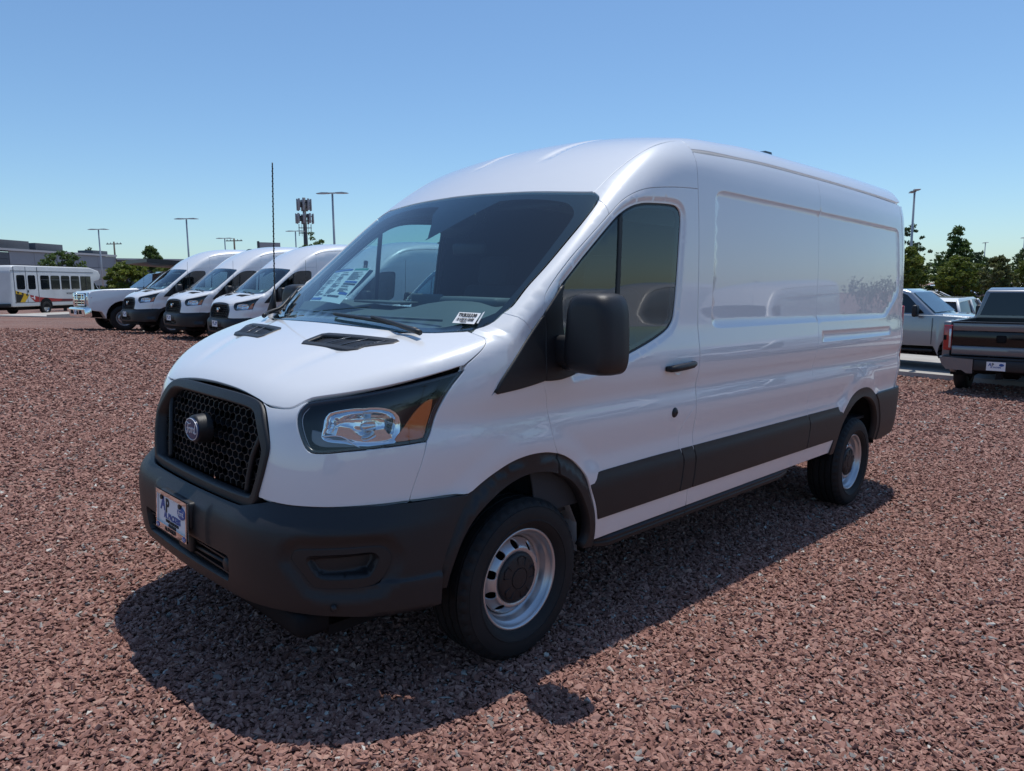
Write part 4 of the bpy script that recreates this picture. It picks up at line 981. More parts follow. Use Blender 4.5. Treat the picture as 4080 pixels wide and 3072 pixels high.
def build_ground():
    xs = np.unique(np.concatenate([np.arange(-60, 30.1, 2.0), [-1500, -900, -500, -300, -180, -120, -80, 45, 70, 120, 200, 400, 900, 1500]]))
    ys = np.unique(np.concatenate([np.arange(-70, 30.1, 2.0), [-1500, -900, -500, -300, -180, -120, -90, 45, 70, 120, 200, 400, 900, 1500]]))
    X, Y = np.meshgrid(xs, ys, indexing='ij'); Z = ground_z(X, Y) - .012
    V = np.stack([X, Y, Z], -1).reshape(-1, 3); n = len(ys)
    F = [(i * n + j, (i + 1) * n + j, (i + 1) * n + j + 1, i * n + j + 1) for i in range(len(xs) - 1) for j in range(n - 1)]
    me = bpy.data.meshes.new('ground'); me.from_pydata(V.tolist(), [], F); me.polygons.foreach_set('use_smooth', [True] * len(F))
    o = link('ground', me, gravel_material('gravel_ground', 34)); tag(o, 'reddish brown crushed stone lot under all the parked vehicles', 'ground', kind='structure')
build_ground()
# loose stones lying on the ground in front of the camera: one cloud of points, a handful of faceted stones placed on it
STONE = bpy.data.materials.new('stone'); STONE.use_nodes = True
def stone_material(M):
    t = M.node_tree; b = t.nodes['Principled BSDF']; L = t.links.new; N = t.nodes.new
    a = N('ShaderNodeAttribute'); a.attribute_type = 'INSTANCER'; a.attribute_name = 'tone'
    r = N('ShaderNodeValToRGB'); e = r.color_ramp.elements
    st = [(0, (.165, .078, .060)), (.25, (.245, .120, .094)), (.55, (.315, .163, .128)), (.82, (.37, .208, .164)), (.945, (.41, .245, .19)), (.955, (.22, .20, .185)), (.978, (.29, .27, .25)), (.992, (.40, .37, .33)), (1, (.58, .54, .48))]
    while len(e) < len(st): e.new(.5)
    for k, (p, c) in zip(e, st): k.position = p; k.color = (*c, 1)
    L(a.outputs['Fac'], r.inputs[0])
    tc = N('ShaderNodeTexCoord'); n = N('ShaderNodeTexNoise'); n.inputs['Scale'].default_value = 2.5; n.inputs['Detail'].default_value = 5; L(tc.outputs['Object'], n.inputs['Vector'])
    m = N('ShaderNodeMapRange'); m.inputs[3].default_value = .78; m.inputs[4].default_value = 1.22; L(n.outputs['Fac'], m.inputs[0])
    x = N('ShaderNodeMix'); x.data_type = 'RGBA'; x.blend_type = 'MULTIPLY'; x.inputs[0].default_value = 1; L(r.outputs[0], x.inputs[6]); L(m.outputs[0], x.inputs[7])
    L(x.outputs[2], b.inputs['Base Color']); b.inputs['Roughness'].default_value = .82; b.inputs['Specular IOR Level'].default_value = .3
stone_material(STONE)
def build_stones():
    C = np.array(CAM_POS[:2]); fw = np.array([CR[2][0], CR[2][1]]); fw /= np.linalg.norm(fw); rt = np.array([-fw[1], fw[0]]) * -1
    P = []; S = []
    def band(r0, r1, half, dens, s0, s1):
        A = half * (r1 * r1 - r0 * r0); n = int(A * dens)
        r = np.sqrt(rng.uniform(r0 * r0, r1 * r1, n)); a = rng.uniform(-half, half, n)
        P.append(C + r[:, None] * (np.cos(a)[:, None] * fw + np.sin(a)[:, None] * rt))
        S.append(np.exp(rng.uniform(np.log(s0), np.log(s1), n)))
    h = math.radians(44)
    band(1.6, 3.6, h, 5600, .0065, .0125); band(1.6, 3.6, h, 420, .0125, .019)
    band(3.6, 6.0, h, 3400, .008, .0145); band(3.6, 6.0, h, 160, .0145, .021)
    band(6.0, 9.5, h, 1500, .011, .019); band(9.5, 14, h, 600, .016, .026); band(14, 22, h, 210, .022, .034); band(22, 30, h, 60, .026, .038)
    P = np.vstack(P); S = np.concatenate(S); n = len(P)
    pz = ground_z(P[:, 0], P[:, 1])
    up = np.array([-.0445, .0227, 1])
    me = bpy.data.meshes.new('gravel_stones'); me.from_pydata(np.column_stack([P, pz + S * .15 - .006]).tolist(), [], [])
    def attr(nm, ty, key, val):
        a = me.attributes.new(nm, ty, 'POINT'); a.data.foreach_set(key, np.ascontiguousarray(val).ravel())
    attr('size', 'FLOAT', 'value', S.astype(np.float32))
    rot = np.column_stack([rng.normal(0, .38, n), rng.normal(0, .38, n), rng.uniform(0, 6.283, n)]).astype(np.float32)
    attr('turn', 'FLOAT_VECTOR', 'vector', rot); attr('pick', 'INT', 'value', rng.integers(0, 9, n).astype(np.int32))
    attr('tone', 'FLOAT', 'value', rng.uniform(0, 1, n).astype(np.float32))
    o = link('gravel_stones', me); tag(o, 'loose crushed red stones scattered over the lot', 'gravel', kind='stuff')
    g = bpy.data.node_groups.new('stones', 'GeometryNodeTree')
    g.interface.new_socket('Geometry', in_out='INPUT', socket_type='NodeSocketGeometry'); g.interface.new_socket('Geometry', in_out='OUTPUT', socket_type='NodeSocketGeometry')
    N = g.nodes.new; L = g.links.new; gi = N('NodeGroupInput'); go = N('NodeGroupOutput')
    gti = N('GeometryNodeGeometryToInstance')
    for k in range(9):
        pt = N('GeometryNodePoints'); pt.inputs['Count'].default_value = 11 + k % 4
        rv = N('FunctionNodeRandomValue'); rv.data_type = 'FLOAT_VECTOR'
        el = (1.25 + .2 * (k % 3), .95 - .1 * (k % 2), .42 + .1 * (k % 3))
        rv.inputs[0].default_value = tuple(-v for v in el); rv.inputs[1].default_value = el; rv.inputs['Seed'].default_value = 31 + 7 * k
        L(rv.outputs[0], pt.inputs['Position']); ch = N('GeometryNodeConvexHull'); L(pt.outputs[0], ch.inputs[0])
        sm = N('GeometryNodeSetMaterial'); sm.inputs['Material'].default_value = STONE; L(ch.outputs[0], sm.inputs[0]); L(sm.outputs[0], gti.inputs[0])
    ip = N('GeometryNodeInstanceOnPoints'); L(gi.outputs[0], ip.inputs['Points']); L(gti.outputs[0], ip.inputs['Instance']); ip.inputs['Pick Instance'].default_value = True
    def at(nm, ty):
        a = N('GeometryNodeInputNamedAttribute'); a.data_type = ty; a.inputs['Name'].default_value = nm; return a.outputs[0]
    L(at('pick', 'INT'), ip.inputs['Instance Index']); L(at('size', 'FLOAT'), ip.inputs['Scale'])
    er = N('FunctionNodeEulerToRotation'); L(at('turn', 'FLOAT_VECTOR'), er.inputs[0]); L(er.outputs[0], ip.inputs['Rotation'])
    L(ip.outputs[0], go.inputs[0])
    md = o.modifiers.new('stones', 'NODES'); md.node_group = g
build_stones()
# ------------------------------------------------------------------ the white van in front
B2W = Matrix(((0.999782, 0.001009, -0.020846), (-0.000536, 0.999742, 0.022688), (0.020864, -0.022672, 0.999525)))
van = build_van(0, True)
van.matrix_world = B2W.to_4x4()
tag(van, 'large white cargo van with black bumper parked closest to the camera', 'van')
def number_plate(root, loc, R, w=.305, h=.152, full=True, name='number_plate'):
    """white dealer plate in a bright frame; R maps (right, up, out)"""
    L = lambda x, y, z: Vector(loc) + R @ Vector((x, y, z))
    p = MB()
    p.add([L(*v) for v in ((-w / 2, -h / 2, 0), (w / 2, -h / 2, 0), (w / 2, h / 2, 0), (-w / 2, h / 2, 0), (-w / 2, -h / 2, .003), (w / 2, -h / 2, .003), (w / 2, h / 2, .003), (-w / 2, h / 2, .003))],
          [(0, 3, 2, 1), (4, 5, 6, 7), (0, 1, 5, 4), (1, 2, 6, 5), (2, 3, 7, 6), (3, 0, 4, 7)])
    o = p.build(name, [PAPER_W], root)
    M = (lambda x, y, z=.0042: L(x, y, z))
    if full:
        f = MB(); W, H_ = w / 2 + .006, h / 2 + .006
        def bar(x0, x1, y0, y1): f.add([L(a, b, c) for c in (.0035, .010) for a, b in ((x0, y0), (x1, y0), (x1, y1), (x0, y1))], [(0, 3, 2, 1), (4, 5, 6, 7), (0, 1, 5, 4), (1, 2, 6, 5), (2, 3, 7, 6), (3, 0, 4, 7)])
        bar(-W, W, H_ - .017, H_); bar(-W, W, -H_, -H_ + .026); bar(-W, -W + .010, -H_ + .0262, H_ - .0172); bar(W - .010, W, -H_ + .0262, H_ - .0172)
        f.build('plate_frame', [CHROME], o)
        for x in (-.100, .088):
            s = MB(); vs = []; n = 14
            vs = [L(x + .010 * math.cos(6.283 * k / n), .054 + .010 * math.sin(6.283 * k / n), .012) for k in range(n)] + [L(x + .010 * math.cos(6.283 * k / n), .054 + .010 * math.sin(6.283 * k / n), .003) for k in range(n)]
            s.add(vs, [tuple(range(n))] + [(k, (k + 1) % n, n + (k + 1) % n, n + k) for k in range(n)]); s.build('plate_screw', [BLACK_PL], o)
    k = w / .305
    lettering('A', .080 * k, M(-.098 * k, .026 * k), R, PLATE_BLUE, o, shear=.12, bold=.0026 * k, sx=.85)
    lettering('P', .080 * k, M(-.050 * k, .022 * k), R, INK_BLACK, o, bold=.0022 * k, sx=.9)
    lettering('AL PACKERS', .036 * k, M(.0, -.018 * k), R, PLATE_BLUE, o, bold=.0011 * k, sx=.84, spacing=1.02)
    if full:
        lettering('WHITE MARSH FORD', .0165, M(.0, -.0395), R, INK_BLACK, o, bold=.0005, sx=.85)
        lettering('ALPACKER.COM', .0125, M(.0, -.0520), R, INK_BLACK, o, bold=.0003, sx=.85)
        lettering('AL PACKER', .021, M(-.004, -h / 2 + .007, .0115), R, INK_BLACK, o, bold=.0005, sx=1.05)
        oval_badge(o, L(.096, .026, .0035), R, .080, .050, PLATE_BLUE, name='plate_badge', rim=False)
        for x in (-.136, .134): oval_badge(o, L(x, -h / 2 + .007, .0105), R, .034, .021, PLATE_BLUE, name='plate_badge', rim=False)
    else: 
        e = MB(); n = 20; e.add([L(.09 * k + .04 * k * math.cos(6.283 * i / n), .026 * k + .024 * k * math.sin(6.283 * i / n), .005) for i in range(n)], [tuple(range(n))]); e.build('plate_badge', [PLATE_BLUE], o)
    return o
PF = Matrix(((0, 0, 1), (1, 0, 0), (0, 1, 0)))            # right = +y, up = +z, out = +x
b = MB(); b.box((1.035, 0, .648), (.045, .30, .11), bev=.012); b.box((1.012, .02, .52), (.03, .13, .09), bev=.01); b.build('plate_bracket', [BLACK_PL], van)
number_plate(van, (1.060, 0, .624), PF @ Matrix.Rotation(-.03, 3, 'X'))
# stock tag on the glass, price sheet on the passenger window
def stock_tag(root):
    mt = m_top(d=.0035)
    P4 = [Vector(p) for p in mt(np.array([(.120, .685), (.099, .782), (.145, .804), (.175, .697)]))[0]]
    o0 = sum(P4, Vector()) / 4; nn = Vector(mt(np.array([(.135, .742)]))[1][0]); r = ((P4[1] - P4[0]) + (P4[2] - P4[3])).normalized(); up = nn.cross(r).normalized(); r = up.cross(nn).normalized()
    R = Matrix((r, up, nn)).transposed(); o0 = o0 + nn * .004
    L = lambda x, y, z: o0 + R @ Vector((x, y, z))
    w, h = .108, .066
    t = MB(); nx = 6
    vs = [L(-w / 2 + w * i / nx, yy, .0) for yy in (-h / 2, h / 2) for i in range(nx + 1)]
    t.add(vs, [(i, i + 1, nx + 2 + i, nx + 1 + i) for i in range(nx)], 0, True)
    t.add([L(w / 2 + .012, -.030, .004), L(w / 2 + .022, -.034, .006), L(w / 2 + .030, .026, .018), L(w / 2 + .022, .020, .016)], [(0, 1, 2, 3)])
    o = t.build('stock_tag', [PAPER_W], root)
    lettering('TKB32330', .027, L(-.002, .0145, .0022), R, INK_BLACK, o, bold=.0006, sx=.78)
    bb = MB(); x = -.044; rr = random.Random(3)
    while x < .040:
        ww = rr.choice((.0011, .0011, .0022, .0033)); bb.add([L(x, -.020, .002), L(x + ww, -.020, .002), L(x + ww, -.002, .002), L(x, -.002, .002)], [(0, 1, 2, 3)]); x += ww + rr.choice((.0011, .0018, .0026))
    bb.build('barcode', [INK_BLACK], o)
    lettering('TKB32330', .008, L(-.005, -.026, .002), R, INK_BLACK, o, sx=.9)
stock_tag(van)
def price_sheet(root):
    """printed sheet standing behind the windshield on the passenger side"""
    mt = m_top(d=-.012); K = np.array([(-.102, -.624), (-.061, -.226), (.168, -.162), (.117, -.534)])
    def L(u, v, lift=0.0):
        q = (K[0] * (1 - u) + K[1] * u) * v + (K[3] * (1 - u) + K[2] * u) * (1 - v); p, n = mt(q[None, :]); return tuple(p[0] + n[0] * lift)
    def patch(u0, u1, v0, v1, m_, lift, name, k=6):
        b = MB(); vs = [L(u0 + (u1 - u0) * i / k, v, lift) for v in (v0, v1) for i in range(k + 1)]
        b.add(vs, [(i, i + 1, k + 2 + i, k + 1 + i) for i in range(k)], 0, True); return b.build(name, [m_], sheet_)
    sheet_ = None
    sheet_ = patch(0, 1, 0, 1, PAPER, .000, 'price_sheet'); sheet_.parent = root
    patch(.02, .55, .93, .985, INK_BLUE, .0015, 'printed_band'); patch(.60, .98, .93, .985, INK_GREEN, .0015, 'printed_band')
    patch(.62, .97, .56, .61, INK_BLUE, .0015, 'printed_band'); patch(.62, .97, .50, .54, INK_BLACK, .0015, 'printed_band')
    patch(.02, .35, .03, .10, INK_BLUE, .0015, 'printed_band'); patch(.45, .80, .14, .19, INK_BLACK, .0015, 'printed_band'); patch(.72, .97, .23, .29, INK_BLUE, .0015, 'printed_band')
    rr = random.Random(5); b = MB()
    for col, (c0, c1) in enumerate(((.03, .28), (.31, .56), (.62, .97))):
        v = .88
        while v > .14:
            if not (col == 2 and (.48 < v < .63 or v < .3)):
                u1 = c0 + (c1 - c0) * rr.uniform(.4, 1); b.add([L(c0, v, .0015), L(u1, v, .0015), L(u1, v - .012, .0015), L(c0, v - .012, .0015)], [(0, 1, 2, 3)])
            v -= rr.choice((.028, .028, .05))
    b.build('printed_lines', [INK_BLACK], sheet_)
price_sheet(van)
# ------------------------------------------------------------------ row of taller vans to the left
R_RAKE = Matrix.Rotation(.0236, 3, 'Y')
def place(o, x, y, rz, rake=True, dz=0.0):
    """set a vehicle down on the slope of the ground"""
    e = .5; nx = -(gz(x + e, y) - gz(x - e, y)) / (2 * e); ny = -(gz(x, y + e) - gz(x, y - e)) / (2 * e)
    up = Vector((nx, ny, 1)).normalized(); f = Vector((math.cos(rz), math.sin(rz), 0)); f = (f - up * f.dot(up)).normalized(); l = up.cross(f)
    M = Matrix((f, l, up)).transposed()
    if rake: M = M @ R_RAKE
    o.matrix_world = Matrix.Translation((x, y, gz(x, y) + dz)) @ M.to_4x4()
tall = build_van(1, False)
pl = number_plate(tall, (1.055, 0, .624), PF, full=False)
mt_ = MB(); mt_.box((.10, .62, 1.452), (.07, .10, .006), Matrix.Rotation(.65, 3, 'Y')); mt_.build('stock_tag', [PAPER_W], tall)
ROW = 'tall white cargo vans parked in a row'
spots = [(-6.75, -15.2, 'tall white cargo van, third in the row counted from the flatbed truck'), (-6.85, -18.45, 'tall white cargo van in the middle of the three beside the aerial'), (-6.7, -21.6, 'tall white cargo van parked beside the white flatbed truck'),
         (-7.0, -11.9, 'tall white cargo van seen through the windshield, its side filling the glass'), (-7.35, -8.5, 'tall white cargo van whose windshield shows through the front cab glass')]
mem = []
for i, (x, y, lab) in enumerate(spots):
    o = tall if i == 0 else copy_tree(tall)
    place(o, x, y, 0.0); tag(o, lab, 'van', ROW)
# ------------------------------------------------------------------ more vehicles
SILVER = mat('silver_paint', (.30, .33, .36), .32, metal=.55, coat=1.0, coat_rough=.02)
GREY_P = mat('grey_paint', (.15, .155, .17), .34, metal=.5, coat=1.0, coat_rough=.02)
BLACK_P = mat('black_paint', (.012, .013, .016), .3, coat=1.0, coat_rough=.02)
BLUE_P = mat('blue_paint', (.05, .09, .17), .3, metal=.3, coat=1.0, coat_rough=.02)
RED_P = mat('red_paint', (.28, .02, .02), .3, coat=1.0, coat_rough=.02)
WHITE_W = mat('weathered_white', (.62, .63, .63), .5, vary=(1.4, .08))
BED_BLACK = mat('bed_black', (.010, .010, .011), .42)
def solid(outline, y0, y1, m_, name, parent, bev=.03, taper=None, seg=3):
    """side outline (x, z) drawn out from y0 to y1 with rounded edges; taper(x, z) scales the width"""
    bm = bmesh.new(); n = len(outline)
    A = []; Bv = []
    for x, z in outline:
        k = taper(x, z) if taper else 1.0
        A.append(bm.verts.new((x, y0 * k, z))); Bv.append(bm.verts.new((x, y1 * k, z)))
    bm.faces.new(A); bm.faces.new(Bv[::-1])
    for i in range(n): bm.faces.new((A[i], Bv[i], Bv[(i + 1) % n], A[(i + 1) % n]))
    bmesh.ops.recalc_face_normals(bm, faces=bm.faces[:])
    if bev > 0:
        e = [x for x in bm.edges if len(x.link_faces) == 2 and x.calc_face_angle() > .35]
        bmesh.ops.bevel(bm, geom=e, offset=bev, segments=seg, profile=.6, affect='EDGES', clamp_overlap=True)
    me = bpy.data.meshes.new(name); bm.to_mesh(me); bm.free()
    for p in me.polygons: p.use_smooth = True
    me.set_sharp_from_angle(angle=math.radians(32)); me.materials.append(m_)
    return link(name, me, None, parent)
def quad(pts, m_, name, parent, thick=.012):
    """a flat pane with thickness standing just proud of the body"""
    P = [Vector(p) for p in pts]; n = (P[1] - P[0]).cross(P[2] - P[0]).normalized() * thick; k = len(P)
    b = MB(); b.add(P + [p - n for p in P], [tuple(range(k)), tuple(range(k, 2 * k))[::-1]] + [(i, k + i, k + (i + 1) % k, (i + 1) % k) for i in range(k)])
    return b.build(name, [m_], parent)
def arc(cx, cz, r, a0, a1, n=12): return [(cx + r * math.cos(math.radians(a0 + (a1 - a0) * i / n)), cz + r * math.sin(math.radians(a0 + (a1 - a0) * i / n))) for i in range(n + 1)]
def pickup(paint, crew=True, name='pickup_truck', bed=True, wr=.41, tail='red', chrome=True):
    """x forward from the front axle, z from the ground"""
    root = empty(name); wb = 3.7 if crew else 3.85; H = .0
    cab_r = -2.75 if crew else -1.78
    tp = lambda x, z: 1 - .10 * max(0, z - 1.0) / 1.0
    # lower body with wheel arches
    fr = [(.93, .62), (.97, .85), (.95, 1.12), (.86, 1.20), (.55, 1.255), (-.55, 1.32), (cab_r, 1.33), (cab_r, .60)] + [(-.62, .60)] + arc(0, wr + .04, .50, 195, -8) + [(.62, .58)]
    solid(fr, -.98, .98, paint, 'body', root, .05, tp)
    hz = 1.35
    solid([(.90, 1.16), (.55, 1.26), (-.50, 1.345), (-.62, 1.30), (-.62, 1.2), (.9, 1.1)], -.78, .78, paint, 'hood', root, .04)
    roof = [(-.60, 1.30), (-1.20, 1.86), (-1.42, 1.925), (cab_r + .35, 1.94), (cab_r + .06, 1.88), (cab_r, 1.32)]
    tc = lambda x, z: 1 - .20 * max(0, z - 1.30) / .63
    solid(roof, -.93, .93, paint, 'cab', root, .05, tc)
    wy = lambda z, o=.0: .93 * (1 - .20 * max(0, z - 1.30) / .63) + o
    def side_win(pts, nm='side_window'):
        for s in (1, -1):
            P = [(x, s * wy(z, .004), z) for x, z in pts]; quad(P if s < 0 else P[::-1], PRIV_GLASS, nm, root, .01)
    side_win([(-.86, 1.36), (-1.27, 1.78), (-1.42, 1.845), (-1.76, 1.85), (-1.72, 1.36)])
    if crew: side_win([(-1.84, 1.36), (-1.88, 1.85), (-2.42, 1.85), (-2.58, 1.70), (-2.62, 1.36)])
    P = [(-.655, s * wy(1.37, -.07), 1.37 + .0) for s in (1, -1)] + [(-1.17, s * wy(1.83, -.06), 1.83) for s in (-1, 1)]
    d = Vector((.68, 0, .73)) * .012; quad([tuple(Vector(p) + d) for p in P], mat_cache('truck_glass'), 'windshield', root, .01)
    P = [(cab_r - .004, s * wy(1.40, -.08), 1.40) for s in (1, -1)] + [(cab_r + .055, s * wy(1.84, -.10), 1.84) for s in (-1, 1)]
    quad([(p[0] - .01, p[1], p[2]) for p in P], PRIV_GLASS, 'rear_window', root, .01)
    for s in (1, -1):
        MB().box((-.98, s * 1.16, 1.42), (.12, .22, .28), bev=.05).build('door_mirror', [BLACK_PL], root)
        MB().box((-1.0, s * 1.02, 1.36), (.06, .22, .05)).build('mirror_arm', [BLACK_PL], root)
        hs = [-1.62] + ([-2.52] if crew else [])
        for x in hs: MB().box((x, s * 1.0, 1.16), (.20, .03, .035), bev=.01).build('door_handle', [CHROME_S], root)
        for x in ([-.66, -1.74] + ([-2.68] if crew else [])):
            MB().box((x, s * .9805, .95), (.008, .006, .62)).build('door_gap', [BLACK_MATT], root)
        MB().box(((-.62 + cab_r) / 2, s * .93, .50), (cab_r * -1 - .6, .14, .06), bev=.02).build('side_step', [BLACK_PL], root)
    # front: bumper, grille, lamps
    cm = CHROME if chrome else paint
    solid([(1.08, .44), (1.10, .66), (1.05, .70), (.90, .70), (.88, .42), (1.04, .40)], -.99, .99, cm, 'front_bumper', root, .03, lambda x, z: 1.0 if x < 1.0 else .95)
    b = MB()
    for s in (1, -1): b.box((1.085, s * .52, .555), (.03, .30, .12), bev=.01)
    b.build('bumper_opening', [BLACK_MATT], root)
    g = MB(); g.box((.955, 0, .93), (.07, 1.22, .42), bev=.02); g.build('grille_backing', [BLACK_MATT], root)
    g = MB(); g.box((.985, 0, .935), (.035, 1.16, .075), bev=.012); g.box((.985, 0, 1.10), (.03, 1.2, .05), bev=.012); g.box((.985, 0, .77), (.03, 1.2, .05), bev=.012)
    for z in (.85, 1.02): g.box((.985, 0, z), (.02, 1.1, .022))
    for y in (-.6, -.3, .3, .6): g.box((.985, y, .935), (.035, .06, .34), bev=.012)
    g.build('grille', [CHROME if chrome else CHROME_S], root)
    e = MB(); n = 20; e.add([(1.006, .12 * math.cos(6.283 * k / n), .935 + .05 * math.sin(6.283 * k / n)) for k in range(n)], [tuple(range(n))]); e.build('badge', [OVAL_BLUE], root)
    for s in (1, -1):
        l = MB(); l.box((.92, s * .795, .96), (.10, .30, .40), bev=.03); o = l.build('headlight', [mat_cache('lamp_clear')], root)
        MB().box((.90, s * .945, .90), (.10, .05, .24), bev=.015).build('amber_marker', [AMBER], o)
        MB().box((.965, s * .78, 1.03), (.03, .18, .12), bev=.02).build('lamp_reflector', [CHROME], o)
    ch = MB(); ch.box((-1.9, 0, .50), (4.6, .95, .16)); ch.tube([(0, -.8, wr), (0, .8, wr)], .06); ch.tube([(-wb, -.8, wr), (-wb, .8, wr)], .08); ch.box((-wb, 0, wr), (.3, .3, .3), bev=.06); ch.box((.4, 0, .55), (.8, 1.3, .3)); ch.build('chassis', [BLACK_MATT], root)
    for s in (1, -1):
        h = MB(); n = 14; rr = .50; A = [math.radians(-8 + 203 * k / n) for k in range(n + 1)]
        h.add([(rr * math.cos(t), s * .975, wr + .04 + rr * math.sin(t)) for t in A] + [(rr * math.cos(t), s * .6, wr + .04 + rr * math.sin(t)) for t in A], [(k, k + 1, n + 2 + k, n + 1 + k) for k in range(n)]); h.add([(rr * math.cos(t), s * .6, wr + .04 + rr * math.sin(t)) for t in A], [tuple(range(n + 1))]); h.build('wheel_housing', [BLACK_MATT], root)
        make_wheel(root, 0, .93 * s, wr, s, False, True, r=wr, rim_r=.235)
        make_wheel(root, -wb, .93 * s, wr, s, False, True, r=wr, rim_r=.235)
    if bed:
        xb0, xb1 = cab_r - .03, -wb - 1.18
        top = 1.36
        bo = [(xb0, .62), (xb0, top), (xb1 + .03, top), (xb1, top - .04), (xb1, .66)] + [(-wb - .62, .60)] + arc(-wb, wr + .04, .50, 190, -10) + [(-wb + .66, .60)]
        for s in (1, -1):
            o = solid(bo, s * .86, s * 1.0, paint, 'bed_side', root, .035)
            for xw in (-wb,):
                h = MB(); n = 14; A = [math.radians(-8 + 203 * k / n) for k in range(n + 1)]
                h.add([(xw + .5 * math.cos(t), s * .985, wr + .04 + .5 * math.sin(t)) for t in A] + [(xw + .5 * math.cos(t), s * .55, wr + .04 + .5 * math.sin(t)) for t in A], [(k, k + 1, n + 2 + k, n + 1 + k) for k in range(n)]); h.add([(xw + .5 * math.cos(t), s * .55, wr + .04 + .5 * math.sin(t)) for t in A], [tuple(range(n + 1))]); h.build('wheel_housing', [BLACK_MATT], root)
        f = MB(); f.box(((xb0 + xb1) / 2, 0, .80), (xb0 - xb1 - .1, 1.72, .05)); f.box((xb0 - .05, 0, 1.05), (.05, 1.72, .60)); f.build('bed_floor', [BED_BLACK], root)
        # tailgate: painted top band, black middle panel, painted lower band
        t = MB(); t.box((xb1 + .01, 0, 1.265), (.075, 1.66, .15), bev=.018); t.build('tailgate_top', [paint], root)
        t = MB(); t.box((xb1 + .016, 0, 1.055), (.065, 1.66, .262), bev=.012); tg = t.build('tailgate_panel', [BLACK_GLOSS], root)
        t = MB(); t.box((xb1 - .004, 0, .835), (.075, 1.66, .17), bev=.02); t.build('tailgate_lower', [paint], root)
        MB().box((xb1 + .0, 0, 1.348), (.11, 1.66, .014)).build('tailgate_cap', [BLACK_PL], root)
        MB().box((xb1 - .02, 0.02, 1.06), (.02, .16, .13), bev=.02).build('tailgate_latch', [BLACK_MATT], root)
        e = MB(); n = 20; e.add([(xb1 - .048, -.69 + .075 * math.cos(6.283 * k / n), .845 + .028 * math.sin(6.283 * k / n)) for k in range(n)], [tuple(range(n))]); e.build('badge', [OVAL_BLUE], root)
        for s in (1, -1):
            l = MB(); l.box((xb1 + .03, s * .915, 1.06), (.09, .145, .46), bev=.02); o = l.build('tail_lamp', [RED_LENS], root)
            MB().box((xb1 - .018, s * .87, 1.05), (.012, .036, .34), bev=.004).build('reversing_lamp', [mat_cache('lamp_clear')], o)
            MB().box((xb1 - .016, s * .955, 1.06), (.012, .05, .09), bev=.004).build('lamp_band', [BLACK_MATT], o)
        b = MB(); b.box((xb1 - .10, 0, .60), (.22, .82, .19), bev=.02); b.box((xb1 - .06, 0, .71), (.20, 1.92, .05), bev=.015); b.build('bumper_step', [BLACK_PL], root)
        for s in (1, -1):
            bo_ = [(s * .42, .70), (s * 1.00, .725), (s * .94, .58), (s * .86, .50), (s * .60, .50), (s * .52, .45), (s * .42, .45)]
            q = MB(); q.prism(bo_, xb1 - .20, xb1 - .03, lambda u, v, w: (w, u, v)); q.build('bumper_wing', [paint], root)
        k = MB(); k.box((xb1 - .05, 0, .43), (.2, .09, .12)); k.tube([(xb1 + .3, -.5, .46), (xb1 + .2, .5, .46)], .04); k.build('tow_hitch', [BLACK_MATT], root)
        number_plate(root, (xb1 - .215, .04, .60), Matrix(((0, 0, -1), (-1, 0, 0), (0, 1, 0))), full=False)
    return root
CACHE = {}
def mat_cache(n):
    if n not in CACHE:
        CACHE[n] = {'truck_glass': lambda: glass_mat('truck_glass', (.30, .38, .42), f0=.08), 'lamp_clear': lambda: mat('lamp_clear', (.55, .57, .6), .12, metal=.5, coat=1),
                    'concrete': lambda: mat('concrete', (.42, .40, .37), .9, vary=(2, .12)), 'galv': lambda: mat('galvanised', (.42, .44, .46), .45, metal=.35, vary=(2, .06))}[n]()
    return CACHE[n]
# white flatbed truck at the far end of the van row
fb = pickup(W_PAINT, crew=False, name='flatbed_truck', bed=False, wr=.39)
d = MB()
d.prism([(-.62, 2.16), (-1.2, 2.12), (-2.05, 2.10), (-2.05, 2.26), (-.62, 2.27)], -1.12, 1.12, lambda u, v, w: (u, w, v)); d.box((-2.15, 0, 1.55), (.12, 2.2, 1.35)); d.build('cab_shield', [BED_BLACK], fb)
d = MB(); d.box((-3.9, 0, 1.05), (3.5, 2.3, .12)); d.box((-3.9, 1.13, 1.5), (3.5, .06, .8)); d.box((-3.9, -1.13, 1.5), (3.5, .06, .8)); d.box((-5.62, 0, 1.5), (.06, 2.3, .8))
for k in range(6):
    for s in (1, -1): d.box((-2.3 - k * .62, s * 1.17, 1.5), (.07, .05, .8))
d.build('dump_bed', [BED_BLACK], fb)
mt_ = MB(); mt_.box((-.70, .55, 1.42), (.07, .10, .006), Matrix.Rotation(.75, 3, 'Y')); mt_.build('stock_tag', [PAPER_W], fb)
number_plate(fb, (1.11, 0, .55), PF, full=False)
place(fb, -6.35, -24.75, -.04, rake=False); fb.matrix_world = fb.matrix_world @ Matrix.Diagonal((1.12, 1.06, 1.08, 1)); tag(fb, 'white flatbed truck with chrome grille and a black bed over its cab', 'truck')
# grey pickup seen from behind, silver crew cab beyond it
gt = pickup(GREY_P, crew=True)
tag(gt, 'grey pickup truck with black tailgate panel and red tail lamps seen from behind', 'truck')
gt.matrix_world = Matrix.Translation((-18.95, -.12, gz(-15.5, -.1) - .02)) @ Matrix.Rotation(math.pi + .015, 4, 'Z') @ Matrix.Diagonal((1, 1, 1.075, 1))
st = pickup(SILVER, crew=True)
tag(st, 'silver crew cab pickup parked sideways behind the white van', 'truck')
st.matrix_world = Matrix.Translation((-17.9, -1.35, gz(-17.6, -1) + .09)) @ Matrix.Rotation(math.pi / 2, 4, 'Z')
